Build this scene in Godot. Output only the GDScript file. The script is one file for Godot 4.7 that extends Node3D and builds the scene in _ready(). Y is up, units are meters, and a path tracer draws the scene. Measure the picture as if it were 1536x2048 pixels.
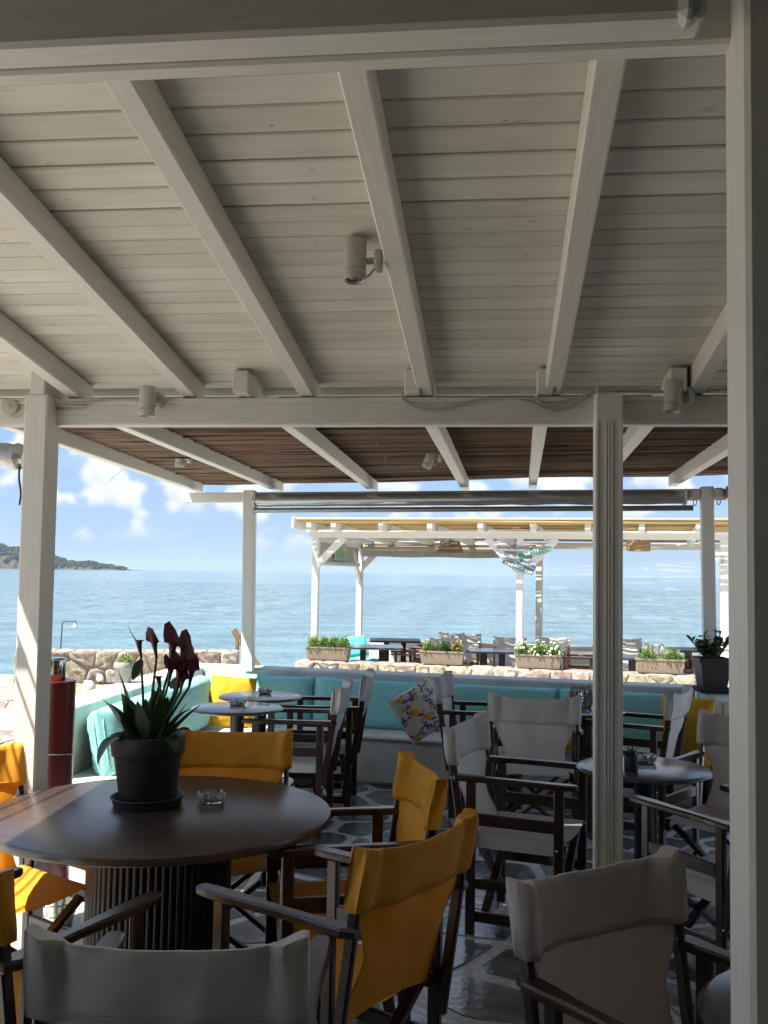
extends Node3D
# Seaside taverna terrace. World: the wooden beams run along X, the sea lies towards -Z, y is up, metres.

const F := 2000.0                      # focal length in pixels of the 1536 x 2048 photograph
const CAM := Vector3(0, 1.57, 0)
const CANOPY_Y := 2.26
var CB := Basis()
var rng := RandomNumberGenerator.new()
var used := {}
var M := {}
var with_uv := false

# ---------------------------------------------------------------- camera rays
func ray(px: float, py: float) -> Vector3:
	return CB * Vector3((px - 768.0) / F, (1024.0 - py) / F, -1.0)
func at_d(px: float, py: float, d: float) -> Vector3:
	return CAM + ray(px, py) * d
func on_y(px: float, py: float, y: float) -> Vector3:
	var r := ray(px, py)
	return CAM + r * ((y - CAM.y) / r.y)
func on_z(px: float, py: float, z: float) -> Vector3:
	var r := ray(px, py)
	return CAM + r * (z / r.z)
func on_v(px: float, py: float, a: Vector3, b: Vector3) -> Vector3:
	var n := (b - a).cross(Vector3.UP)
	var r := ray(px, py)
	return CAM + r * (n.dot(a - CAM) / n.dot(r))

# ---------------------------------------------------------------- naming, tagging
func numbered(called: String) -> String:
	var n: int = used.get(called, -1) + 1
	used[called] = n
	return called if n == 0 else "%s_%03d" % [called, n]
func tag(o: Node, label := "", category := "", group := "", kind := "") -> Node:
	if label: o.set_meta("label", label)
	if category: o.set_meta("category", category)
	if group: o.set_meta("group", group)
	if kind: o.set_meta("kind", kind)
	return o
func thing(called: String, label: String, category: String, at := Vector3.ZERO, turn := 0.0, group := "") -> Node3D:
	var o := Node3D.new()
	o.name = numbered(called)
	add_child(o)
	o.position = at
	o.rotation.y = turn
	tag(o, label, category, group)
	return o
func structure(called: String) -> Node3D:
	var o := Node3D.new()
	o.name = numbered(called)
	add_child(o)
	o.set_meta("kind", "structure")
	return o
func put(called: String, mesh: Mesh, m: Material, parent: Node, at := Transform3D()) -> MeshInstance3D:
	var o := MeshInstance3D.new()
	o.mesh = mesh
	o.material_override = m
	o.transform = at
	o.name = numbered(called) if parent == self else called
	parent.add_child(o, true)
	return o
func obj(called: String, st: SurfaceTool, m: Material, parent: Node, at := Transform3D()) -> MeshInstance3D:
	st.generate_normals()
	return put(called, st.commit(), m, parent, at)
func dup(root: Node3D, at: Vector3, turn: float, label: String, group := "") -> Node3D:
	var r: Node3D = root.duplicate()
	r.name = numbered(String(root.name).split("_0")[0])
	add_child(r)
	r.position = at
	r.rotation.y = turn
	tag(r, label, root.get_meta("category"), group)
	return r

# ---------------------------------------------------------------- mesh helpers
func mb(smooth := false) -> SurfaceTool:
	var st := SurfaceTool.new()
	st.begin(Mesh.PRIMITIVE_TRIANGLES)
	st.set_smooth_group(0 if smooth else -1)
	return st
func tri(st: SurfaceTool, a: Vector3, b: Vector3, c: Vector3) -> void:
	st.add_vertex(a); st.add_vertex(b); st.add_vertex(c)
func quad(st: SurfaceTool, a: Vector3, b: Vector3, c: Vector3, d: Vector3) -> void:
	tri(st, a, b, c); tri(st, a, c, d)
func cbox(st: SurfaceTool, c: Vector3, size: Vector3, bev := 0.004, bs := Basis()) -> void:
	# chamfered box
	st.set_smooth_group(-1)
	var h := size * 0.5
	bev = min(bev, min(h.x, min(h.y, h.z)) * 0.9)
	var i := h - Vector3.ONE * bev
	var P := func(x: float, y: float, z: float) -> Vector3: return c + bs * Vector3(x, y, z)
	for s in [-1.0, 1.0]:
		var fx := [P.call(s * h.x, -i.y, -i.z), P.call(s * h.x, i.y, -i.z), P.call(s * h.x, i.y, i.z), P.call(s * h.x, -i.y, i.z)]
		var fy := [P.call(-i.x, s * h.y, -i.z), P.call(-i.x, s * h.y, i.z), P.call(i.x, s * h.y, i.z), P.call(i.x, s * h.y, -i.z)]
		var fz := [P.call(-i.x, -i.y, s * h.z), P.call(i.x, -i.y, s * h.z), P.call(i.x, i.y, s * h.z), P.call(-i.x, i.y, s * h.z)]
		for f in [fx, fy, fz]:
			if s > 0: quad(st, f[3], f[2], f[1], f[0])
			else: quad(st, f[0], f[1], f[2], f[3])
		for t in [-1.0, 1.0]:
			var e1 := [P.call(-i.x, s * h.y, t * i.z), P.call(i.x, s * h.y, t * i.z), P.call(i.x, s * i.y, t * h.z), P.call(-i.x, s * i.y, t * h.z)]
			var e2 := [P.call(s * h.x, -i.y, t * i.z), P.call(s * h.x, i.y, t * i.z), P.call(s * i.x, i.y, t * h.z), P.call(s * i.x, -i.y, t * h.z)]
			var e3 := [P.call(s * h.x, t * i.y, -i.z), P.call(s * h.x, t * i.y, i.z), P.call(s * i.x, t * h.y, i.z), P.call(s * i.x, t * h.y, -i.z)]
			for k in 3:
				var e: Array = [e1, e2, e3][k]
				var flip: bool = s * t > 0
				if k == 1: flip = not flip
				if flip: quad(st, e[0], e[1], e[2], e[3])
				else: quad(st, e[3], e[2], e[1], e[0])
			for u in [-1.0, 1.0]:
				var q := [P.call(s * h.x, t * i.y, u * i.z), P.call(s * i.x, t * h.y, u * i.z), P.call(s * i.x, t * i.y, u * h.z)]
				if s * t * u > 0: tri(st, q[2], q[1], q[0])
				else: tri(st, q[0], q[1], q[2])
func bar(st: SurfaceTool, a: Vector3, b: Vector3, w: float, h: float, bev := 0.004, up := Vector3.UP) -> void:
	# beam from a to b: w across, h along up
	var z := (b - a).normalized()
	var x := up.cross(z)
	if x.length() < 0.01: x = Vector3.RIGHT if absf(z.x) < 0.9 else Vector3.BACK
	x = (x - z * x.dot(z)).normalized()
	var y := z.cross(x)
	cbox(st, (a + b) * 0.5, Vector3(w, h, a.distance_to(b)), bev, Basis(x, y, z))
func grid(st: SurfaceTool, rows: Array, close := false, flip := false) -> void:
	# rows of points -> smooth sheet, with uv
	var n: int = rows.size()
	var m: int = rows[0].size()
	st.set_smooth_group(0)
	for i in n - 1:
		for j in (m if close else m - 1):
			var k := (j + 1) % m
			var ids := [[i, j, j], [i, k, j + 1], [i + 1, k, j + 1], [i, j, j], [i + 1, k, j + 1], [i + 1, j, j]]
			if flip: ids = [ids[0], ids[2], ids[1], ids[3], ids[5], ids[4]]
			for q in ids:
				if with_uv: st.set_uv(Vector2(float(q[2]) / (m if close else m - 1), float(q[0]) / (n - 1)))
				st.add_vertex(rows[q[0]][q[1]])
func lathe(st: SurfaceTool, prof: Array, n := 32, xf := Transform3D()) -> void:
	var rows := []
	for p in prof:
		var r := []
		for k in n:
			var a := TAU * k / n
			r.append(xf * Vector3(p.x * cos(a), p.y, p.x * sin(a)))
		rows.append(r)
	grid(st, rows, true, false)
func sharp(prof: Array, e := 0.0012) -> Array:
	# doubles the corners of a lathe profile so that they shade crisply
	var out := [prof[0]]
	for i in range(1, prof.size() - 1):
		var p: Vector2 = prof[i]
		out.append(p + (prof[i - 1] - p).limit_length(e))
		out.append(p + (prof[i + 1] - p).limit_length(e))
	out.append(prof[-1])
	return out
func tube(st: SurfaceTool, pts: Array, r: Variant, n := 8, caps := true) -> void:
	var rows := []
	var up := Vector3.UP
	for i in pts.size():
		var t: Vector3 = (pts[min(i + 1, pts.size() - 1)] - pts[max(i - 1, 0)]).normalized()
		var x := up.cross(t)
		if x.length() < 0.05: x = Vector3.RIGHT.cross(t)
		if x.length() < 0.05: x = Vector3.BACK.cross(t)
		x = x.normalized()
		var y := t.cross(x)
		up = y
		var rr: float = r[i] if r is Array else r
		var row := []
		for k in n:
			var a := TAU * k / n
			row.append(pts[i] + (x * cos(a) + y * sin(a)) * rr)
		rows.append(row)
	grid(st, rows, true, true)
	if caps:
		st.set_smooth_group(-1)
		for e in [0, rows.size() - 1]:
			for k in n:
				if e == 0: tri(st, pts[e], rows[e][k], rows[e][(k + 1) % n])
				else: tri(st, pts[e], rows[e][(k + 1) % n], rows[e][k])
func spline(pts: Array, n := 6) -> Array:
	var out := []
	for i in pts.size() - 1:
		var a: Vector3 = pts[max(i - 1, 0)]
		var d: Vector3 = pts[min(i + 2, pts.size() - 1)]
		for k in n:
			out.append((pts[i] as Vector3).cubic_interpolate(pts[i + 1], a, d, float(k) / n))
	out.append(pts[-1])
	return out
func prism(st: SurfaceTool, poly: PackedVector2Array, y0: float, y1: float, bev := 0.003, xf := Transform3D()) -> void:
	# flat piece with outline poly in (x, z), chamfered top and bottom
	if Geometry2D.is_polygon_clockwise(poly): poly.reverse()
	var n := poly.size()
	var inn := PackedVector2Array()
	for i in n:
		var d := (poly[(i + 1) % n] - poly[(i + n - 1) % n]).normalized()
		inn.append(poly[i] + Vector2(-d.y, d.x) * bev * (1 if not Geometry2D.is_polygon_clockwise(poly) else -1))
	var rings := [[inn, y0], [poly, y0 + bev], [poly, y1 - bev], [inn, y1]]
	st.set_smooth_group(-1)
	for k in 3:
		for i in n:
			var j := (i + 1) % n
			var a: Vector2 = rings[k][0][i]
			var b: Vector2 = rings[k][0][j]
			var c: Vector2 = rings[k + 1][0][j]
			var d: Vector2 = rings[k + 1][0][i]
			quad(st, xf * Vector3(a.x, rings[k][1], a.y), xf * Vector3(b.x, rings[k][1], b.y), xf * Vector3(c.x, rings[k + 1][1], c.y), xf * Vector3(d.x, rings[k + 1][1], d.y))
	var t := Geometry2D.triangulate_polygon(inn)
	for i in range(0, t.size(), 3):
		var a := inn[t[i]]; var b := inn[t[i + 1]]; var c := inn[t[i + 2]]
		tri(st, xf * Vector3(a.x, y1, a.y), xf * Vector3(b.x, y1, b.y), xf * Vector3(c.x, y1, c.y))
		tri(st, xf * Vector3(a.x, y0, a.y), xf * Vector3(c.x, y0, c.y), xf * Vector3(b.x, y0, b.y))
func leaf(st: SurfaceTool, base: Vector3, dir: Vector3, nrm: Vector3, length: float, width: float, droop: float, seg := 4, fold := 0.25) -> void:
	# pointed blade that bends down along its length
	st.set_smooth_group(-1 if seg < 3 else 0)
	var d := dir.normalized()
	var side := d.cross(nrm).normalized()
	var p := base
	var prev := []
	for i in seg + 1:
		var t := float(i) / seg
		var w := width * 0.5 * pow(sin(PI * clampf(0.06 + 0.94 * t, 0, 1)), 0.8) * (1.15 - 0.5 * t)
		var up := side.cross(d).normalized()
		var cur := [p - side * w + up * w * fold, p, p + side * w + up * w * fold]
		if i > 0:
			for k in 2:
				quad(st, prev[k], prev[k + 1], cur[k + 1], cur[k])
		prev = cur
		p += d * length / seg
		d = (d + Vector3.DOWN * droop / seg).normalized()
func cells(rect: Rect2, size: float, jitter := 0.42, squash := 1.0) -> Array:
	# irregular stones: Voronoi cells of a jittered grid inside rect
	var seeds := []
	var nx := int(ceil(rect.size.x / size))
	var ny := int(ceil(rect.size.y / (size * squash)))
	for j in ny:
		for i in nx:
			var off := 0.5 if j % 2 else 0.0
			seeds.append(rect.position + Vector2((i + 0.5 + off * 0.8 - 0.2 + rng.randf_range(-jitter, jitter)) * rect.size.x / nx, (j + 0.5 + rng.randf_range(-jitter, jitter)) * rect.size.y / ny))
	var out := []
	for s: Vector2 in seeds:
		var poly := PackedVector2Array([rect.position, rect.position + Vector2(rect.size.x, 0), rect.end, rect.position + Vector2(0, rect.size.y)])
		for o: Vector2 in seeds:
			if o == s or absf(o.x - s.x) > size * 3 or absf(o.y - s.y) > size * 3: continue
			var mid := (s + o) * 0.5
			var n := o - s
			var np := PackedVector2Array()
			for i in poly.size():
				var a := poly[i]
				var b := poly[(i + 1) % poly.size()]
				var da := (a - mid).dot(n)
				var db := (b - mid).dot(n)
				if da <= 0: np.append(a)
				if da * db < 0: np.append(a + (b - a) * da / (da - db))
			poly = np
			if poly.size() < 3: break
		if poly.size() >= 3: out.append(poly)
	return out
func inset(poly: PackedVector2Array, gap: float, rounds := 1) -> PackedVector2Array:
	var r := Geometry2D.offset_polygon(poly, -gap, Geometry2D.JOIN_MITER)
	if r.is_empty(): return PackedVector2Array()
	var p: PackedVector2Array = r[0]
	for k in rounds:
		var q := PackedVector2Array()
		for i in p.size():
			var a := p[i]
			var b := p[(i + 1) % p.size()]
			if a.distance_to(b) < 0.02:
				q.append((a + b) * 0.5)
				continue
			q.append(a.lerp(b, 0.24 if rounds > 1 else 0.13)); q.append(a.lerp(b, 0.76 if rounds > 1 else 0.87))
		p = q
	return p
func boulder(st: SurfaceTool, poly: PackedVector2Array, depth: float, rough: float) -> void:
	# bulging wall stone: outline in (x, y), bulge along +z
	var c := Vector2.ZERO
	for p in poly: c += p
	c /= poly.size()
	var rows := []
	for k in 5:
		var s: float = [1.0, 0.99, 0.95, 0.7, 0.3][k]
		var z: float = [-0.06, 0.45, 0.8, 0.98, 1.0][k] * depth
		var row := []
		for p in poly:
			var q := c + (p - c) * s
			row.append(Vector3(q.x + rng.randf_range(-1, 1) * rough * 0.4, q.y + rng.randf_range(-1, 1) * rough * 0.4, z + (rng.randf_range(-1, 1) * rough if k > 0 else 0.0)))
		rows.append(row)
	grid(st, rows, true)
	var n := poly.size()
	var top := Vector3(c.x, c.y, depth * 1.02)
	for i in n: tri(st, rows[4][i], rows[4][(i + 1) % n], top)

# ---------------------------------------------------------------- textures and materials
func noise_tex(freq: float, lo: float, hi: float, seed_ := 1, size := 512, oct := 5, kind := FastNoiseLite.TYPE_SIMPLEX_SMOOTH, tint := Color.WHITE, power := 1.0) -> ImageTexture:
	var n := FastNoiseLite.new()
	n.noise_type = kind
	n.seed = seed_
	n.frequency = freq
	n.fractal_octaves = oct
	var im := n.get_seamless_image(size, size)
	im.convert(Image.FORMAT_RGB8)
	var data := im.get_data()
	var lut := []
	for i in 256:
		var v := lerpf(lo, hi, pow(i / 255.0, power))
		lut.append([int(clampf(v * 255, 0, 255)), int(clampf(lerpf(tint.g, 1.0, v) * v * 255, 0, 255)), int(clampf(lerpf(tint.b, 1.0, v) * v * 255, 0, 255))])
	for i in range(0, data.size(), 3):
		var l: Array = lut[data[i]]
		data[i] = l[0]; data[i + 1] = l[1]; data[i + 2] = l[2]
	return ImageTexture.create_from_image(Image.create_from_data(size, size, false, Image.FORMAT_RGB8, data))
func normal_tex(freq: float, strength: float, seed_ := 1, size := 512, oct := 5, kind := FastNoiseLite.TYPE_SIMPLEX_SMOOTH) -> ImageTexture:
	var n := FastNoiseLite.new()
	n.noise_type = kind
	n.seed = seed_
	n.frequency = freq
	n.fractal_octaves = oct
	var im := n.get_seamless_image(size, size)
	im.convert(Image.FORMAT_RGBA8)
	im.bump_map_to_normal_map(strength)
	return ImageTexture.create_from_image(im)
func col(r: float, g: float, b: float) -> Color:
	return Color(r, g, b).linear_to_srgb()
func mat(c: Color, rough: float, tex: Texture2D = null, scale := Vector3.ONE, nrm: Texture2D = null, depth := 0.6, world := false) -> StandardMaterial3D:
	var m := StandardMaterial3D.new()
	m.albedo_color = c
	m.roughness = rough
	if tex or nrm:
		m.uv1_triplanar = true
		m.uv1_world_triplanar = world
		m.uv1_scale = scale
	if tex: m.albedo_texture = tex
	if nrm:
		m.normal_enabled = true
		m.normal_texture = nrm
		m.normal_scale = depth
	return m
func variant(m: StandardMaterial3D, k: float, tint := Color(1, 1, 1)) -> StandardMaterial3D:
	var v: StandardMaterial3D = m.duplicate()
	v.albedo_color = Color(m.albedo_color.r * k * tint.r, m.albedo_color.g * k * tint.g, m.albedo_color.b * k * tint.b)
	return v
func board_tex() -> ImageTexture:
	# brushed paint over softwood: long streaks, a few knots, small chips
	var w := 1024
	var h := 512
	var n := FastNoiseLite.new()
	n.seed = 77; n.frequency = 0.02; n.fractal_octaves = 4
	var im := Image.create(w, h, false, Image.FORMAT_RGB8)
	for y in h:
		for x in w:
			var fx := TAU * x / w
			var v := n.get_noise_3d(cos(fx) * 22.0, sin(fx) * 22.0, y * 2.2)
			var b := n.get_noise_3d(cos(fx) * 60.0 + 300, sin(fx) * 60.0, y * 0.5)
			var k := clampf(0.955 + 0.045 * v + 0.05 * b, 0, 1)
			im.set_pixel(x, y, Color(k, k, k * 0.995))
	var r := RandomNumberGenerator.new()
	r.seed = 3
	for q in 46:
		var kx := r.randf() * w
		var ky := r.randf() * h
		var d := r.randf_range(0.80, 0.9)
		if q % 3 == 0: blob(im, kx, ky, r.randf_range(5, 11), r.randf_range(3, 6), r.randf_range(-0.4, 0.4), Color(d, d * 0.985, d * 0.95), Color(d + 0.05, d + 0.045, d + 0.02))
		elif q % 3 == 1: blob(im, kx, ky, r.randf_range(14, 40), 1.4, r.randf_range(-0.06, 0.06), Color(d, d, d * 0.97), Color(0.92, 0.92, 0.9))
		else: blob(im, kx, ky, 2.4, 2.0, 0, Color(0.6, 0.58, 0.54), Color(0.7, 0.68, 0.64))
	return ImageTexture.create_from_image(im)
func cushion_print() -> ImageTexture:
	# woven lattice of nested diamonds
	var n := 128
	var im := Image.create(n, n, false, Image.FORMAT_RGB8)
	var a := col(0.215, 0.55, 0.555)
	var b := col(0.335, 0.665, 0.66)
	for y in n:
		for x in n:
			var u := fposmod((x + y) / float(n), 1.0)
			var v := fposmod((x - y) / float(n), 1.0)
			var d: float = max(absf(u - 0.5), absf(v - 0.5)) * 2.0
			var w: float = 1.0 if d < 0.2 or (d > 0.42 and d < 0.72) else 0.0
			im.set_pixel(x, y, a.lerp(b, w))
	im.generate_mipmaps()
	return ImageTexture.create_from_image(im)
func blob(im: Image, cx: float, cy: float, rx: float, ry: float, ang: float, c: Color, c2: Color) -> void:
	var n := im.get_width()
	var R := int(max(rx, ry)) + 1
	for y in range(-R, R + 1):
		for x in range(-R, R + 1):
			var u := (x * cos(ang) + y * sin(ang)) / rx
			var v := (-x * sin(ang) + y * cos(ang)) / ry
			var d := u * u + v * v
			if d < 1.0:
				im.set_pixel(posmod(int(cx) + x, n), posmod(int(cy) + y, n), c.lerp(c2, clampf(u * 0.5 + 0.5, 0, 1)))
func lemon_print() -> ImageTexture:
	var n := 512
	var im := Image.create(n, n, false, Image.FORMAT_RGB8)
	im.fill(col(0.72, 0.72, 0.66))
	var blue := col(0.012, 0.035, 0.22)
	var mid := col(0.05, 0.13, 0.42)
	var r := RandomNumberGenerator.new()
	r.seed = 5
	for k in 15:                                      # curling stems with leaves
		var p := Vector2(r.randf() * n, r.randf() * n)
		var a := r.randf() * TAU
		var bend := r.randf_range(-0.09, 0.09)
		for s in 46:
			blob(im, p.x, p.y, 3.2, 3.2, 0, blue, mid)
			p += Vector2(cos(a), sin(a)) * 2.6
			a += bend
			if s % 9 == 4:
				var sa := a + (0.9 if s % 2 else -0.9)
				blob(im, p.x + cos(sa) * 15, p.y + sin(sa) * 15, 17, 6.5, sa, blue, mid)
	for k in 22:                                      # small flowers
		var p := Vector2(r.randf() * n, r.randf() * n)
		for q in 5:
			var a := TAU * q / 5.0
			blob(im, p.x + cos(a) * 9, p.y + sin(a) * 9, 9, 6, a, col(0.75, 0.4, 0.06), col(0.8, 0.55, 0.15))
		blob(im, p.x, p.y, 4, 4, 0, col(0.6, 0.12, 0.04), col(0.6, 0.12, 0.04))
	for k in 16:
		var p := Vector2(r.randf() * n, r.randf() * n)
		for q in 5:
			var a := TAU * q / 5.0
			blob(im, p.x + cos(a) * 11, p.y + sin(a) * 11, 6, 5, a, blue, col(0.02, 0.03, 0.08))
	for k in 7:                                       # fruit
		var p := Vector2(fposmod(70 + k * 190.0, n), fposmod(60 + k * 118.0, n))
		blob(im, p.x, p.y, 42, 30, -0.6, col(0.78, 0.25, 0.03), col(0.85, 0.62, 0.1))
		blob(im, p.x + 30, p.y - 36, 28, 10, -0.2, blue, mid)
	im.generate_mipmaps()
	return ImageTexture.create_from_image(im)

func make_materials() -> void:
	var grain := noise_tex(0.02, 0.925, 1.0, 3, 512, 5, FastNoiseLite.TYPE_SIMPLEX_SMOOTH)
	var grain_n := normal_tex(0.02, 1.4, 4, 512, 4)
	var blotch := noise_tex(0.006, 0.84, 1.0, 9, 512, 6)
	var speck := noise_tex(0.03, 0.72, 1.0, 12, 512, 5)
	var plaster_n := normal_tex(0.03, 1.2, 21, 512, 5)
	var white := col(0.76, 0.75, 0.685)
	M.white_x = mat(white, 0.5, grain, Vector3(0.5, 7, 7), grain_n, 0.13, true)
	M.white_y = mat(white, 0.5, grain, Vector3(7, 0.5, 7), grain_n, 0.06, true)
	M.white_z = mat(white, 0.5, grain, Vector3(7, 7, 0.5), grain_n, 0.13, true)
	M.board = []
	M.board_base = mat(white, 0.5, board_tex(), Vector3(0.42, 1, 1.15), grain_n, 0.13, true)
	for k in 5: M.board.append(variant(M.board_base, [1.0, 0.97, 1.02, 0.985, 0.955][k], Color(1, 0.998, 0.99 - 0.004 * k)))
	M.white_plain = mat(white, 0.5)
	M.lamp_paint = mat(col(0.50, 0.49, 0.44), 0.42)
	M.cable = mat(col(0.5, 0.47, 0.38), 0.6)
	M.plaster = mat(col(0.74, 0.72, 0.66), 0.85, blotch, Vector3.ONE * 0.8, plaster_n, 0.5, true)
	M.wall_paint = mat(col(0.62, 0.66, 0.61), 0.85, blotch, Vector3.ONE * 0.8, plaster_n, 0.5, true)
	M.house = mat(col(0.30, 0.285, 0.25), 0.9, blotch, Vector3.ONE * 0.6, plaster_n, 0.5, true)
	M.stone = []
	for c in [col(0.213, 0.230, 0.218), col(0.263, 0.274, 0.258), col(0.179, 0.196, 0.190), col(0.291, 0.297, 0.274)]:
		M.stone.append(mat(c, 0.2, noise_tex(0.01, 0.6, 1.0, 31 + M.stone.size(), 512, 6), Vector3.ONE * 0.9, plaster_n, 0.5, true))
	for k in M.stone: k.metallic_specular = 0.75
	M.joint = mat(col(0.80, 0.81, 0.78), 0.32, speck, Vector3.ONE * 1.2, plaster_n, 0.9, true)
	M.rock = []
	var rock_n := normal_tex(0.02, 5.0, 41, 512, 6)
	for c in [col(0.515, 0.425, 0.348), col(0.560, 0.506, 0.372), col(0.448, 0.356, 0.318), col(0.560, 0.494, 0.432), col(0.482, 0.425, 0.300)]:
		M.rock.append(mat(c, 0.95, noise_tex(0.02, 0.55, 1.0, 51 + M.rock.size(), 256, 6), Vector3.ONE * 1.7, rock_n, 1.2, true))
	M.mortar = mat(col(0.46, 0.39, 0.31), 0.95, speck, Vector3.ONE * 2.0, rock_n, 0.8, true)
	M.concrete = mat(col(0.60, 0.585, 0.545), 0.9, blotch, Vector3.ONE * 0.4, plaster_n, 0.6, true)
	# furniture
	var wood_t := noise_tex(0.02, 0.45, 1.0, 61, 512, 5)
	M.chair_wood = mat(col(0.052, 0.018, 0.0105), 0.3, wood_t, Vector3(4, 1.2, 1.2), grain_n, 0.25)
	M.chair_wood.clearcoat_enabled = true
	M.chair_wood.clearcoat = 0.4
	M.chair_wood.clearcoat_roughness = 0.25
	M.old_wood = mat(col(0.22, 0.085, 0.045), 0.5, wood_t, Vector3(4, 1.2, 1.2))
	var weave := noise_tex(0.11, 0.9, 1.0, 71, 256, 2)
	var weave_n := normal_tex(0.16, 1.1, 72, 256, 2)
	M.canvas_white = mat(col(0.66, 0.65, 0.62), 0.9, weave, Vector3.ONE * 6, weave_n, 0.35)
	M.canvas_rose = mat(col(0.64, 0.565, 0.525), 0.9, weave, Vector3.ONE * 6, weave_n, 0.35)
	M.canvas_yellow = mat(col(0.80, 0.36, 0.022), 0.8, weave, Vector3.ONE * 6, weave_n, 0.35)
	for k in ["canvas_white", "canvas_rose", "canvas_yellow"]:
		M[k].backlight_enabled = true
		M[k].backlight = M[k].albedo_color.darkened(0.45)
	M.table_wood = mat(col(0.085, 0.060, 0.050), 0.33, wood_t, Vector3(0.8, 1, 9), grain_n, 0.5)
	M.table_wood.metallic_specular = 0.9
	M.table_dark = mat(col(0.014, 0.008, 0.006), 0.45, wood_t, Vector3(3, 1, 3))
	M.table_grey = mat(col(0.085, 0.088, 0.095), 0.2, speck, Vector3.ONE * 3, grain_n, 0.06)
	M.black_metal = mat(col(0.012, 0.012, 0.013), 0.35)
	M.charcoal = mat(col(0.026, 0.027, 0.028), 0.55, speck, Vector3.ONE * 4)
	M.pot_grey = mat(col(0.42, 0.41, 0.375), 0.6, speck, Vector3.ONE * 2)
	M.pot_brown = mat(col(0.05, 0.04, 0.034), 0.55, speck, Vector3.ONE * 4)
	M.planter = mat(col(0.34, 0.27, 0.20), 0.7, speck, Vector3.ONE * 3)
	M.soil = mat(col(0.03, 0.02, 0.014), 1.0, speck, Vector3.ONE * 9, rock_n, 1.0)
	M.red_metal = mat(col(0.115, 0.016, 0.013), 0.28, speck, Vector3.ONE * 2)
	M.chrome = mat(col(0.6, 0.6, 0.6), 0.14)
	M.chrome.metallic = 1.0
	M.dull_metal = mat(col(0.4, 0.41, 0.42), 0.38, speck, Vector3.ONE * 3)
	M.dull_metal.metallic = 0.85
	M.glass = mat(Color(1, 1, 1, 0.06), 0.02)
	M.glass.transparency = BaseMaterial3D.TRANSPARENCY_ALPHA
	M.glass.refraction_enabled = true
	M.glass.refraction_scale = 0.05
	M.roll = mat(col(0.30, 0.30, 0.29), 0.16, blotch, Vector3(1, 3, 3))
	M.roll.metallic = 0.55
	M.roll.albedo_color = col(0.5, 0.5, 0.49)
	M.roll.clearcoat_enabled = true
	M.film = mat(Color(0.93, 0.96, 0.99, 0.10), 0.06)
	M.film.transparency = BaseMaterial3D.TRANSPARENCY_ALPHA
	var pr := cushion_print()
	M.aqua = mat(Color.WHITE, 0.85, pr, Vector3.ONE * 17.0, weave_n, 0.3)
	M.aqua_plain = mat(col(0.10, 0.52, 0.50), 0.85, weave, Vector3.ONE * 6)
	M.lemon = mat(Color.WHITE, 0.85)
	M.lemon.albedo_texture = lemon_print()
	M.yellow_pillow = mat(col(0.66, 0.37, 0.015), 0.85, weave, Vector3.ONE * 6, weave_n, 0.4)
	M.wicker = mat(col(0.20, 0.14, 0.085), 0.7)
	M.wicker_light = mat(col(0.40, 0.27, 0.13), 0.7)
	# plants
	M.leaf_dark = mat(col(0.022, 0.050, 0.016), 0.35)
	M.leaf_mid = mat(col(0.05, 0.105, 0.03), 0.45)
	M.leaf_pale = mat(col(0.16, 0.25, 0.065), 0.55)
	M.leaf_jade = mat(col(0.055, 0.11, 0.045), 0.3)
	M.stem = mat(col(0.05, 0.07, 0.022), 0.5)
	M.spathe = mat(col(0.060, 0.008, 0.016), 0.4)
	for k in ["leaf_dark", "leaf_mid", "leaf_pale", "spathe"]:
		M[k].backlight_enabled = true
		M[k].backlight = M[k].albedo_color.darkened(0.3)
	M.petal_red = mat(col(0.45, 0.028, 0.025), 0.6)
	M.petal_white = mat(col(0.75, 0.74, 0.66), 0.6)
	# reeds
	M.reed_dark = mat(col(0.20, 0.132, 0.092), 0.75)
	M.reed_dark.vertex_color_use_as_albedo = true
	M.reed_gold = mat(col(0.50, 0.37, 0.19), 0.7)
	M.reed_gold.vertex_color_use_as_albedo = true
	M.membrane = mat(col(0.05, 0.05, 0.05), 0.6)
	M.blind_cloth = mat(col(0.48, 0.45, 0.37), 0.85, blotch, Vector3.ONE)

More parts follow.
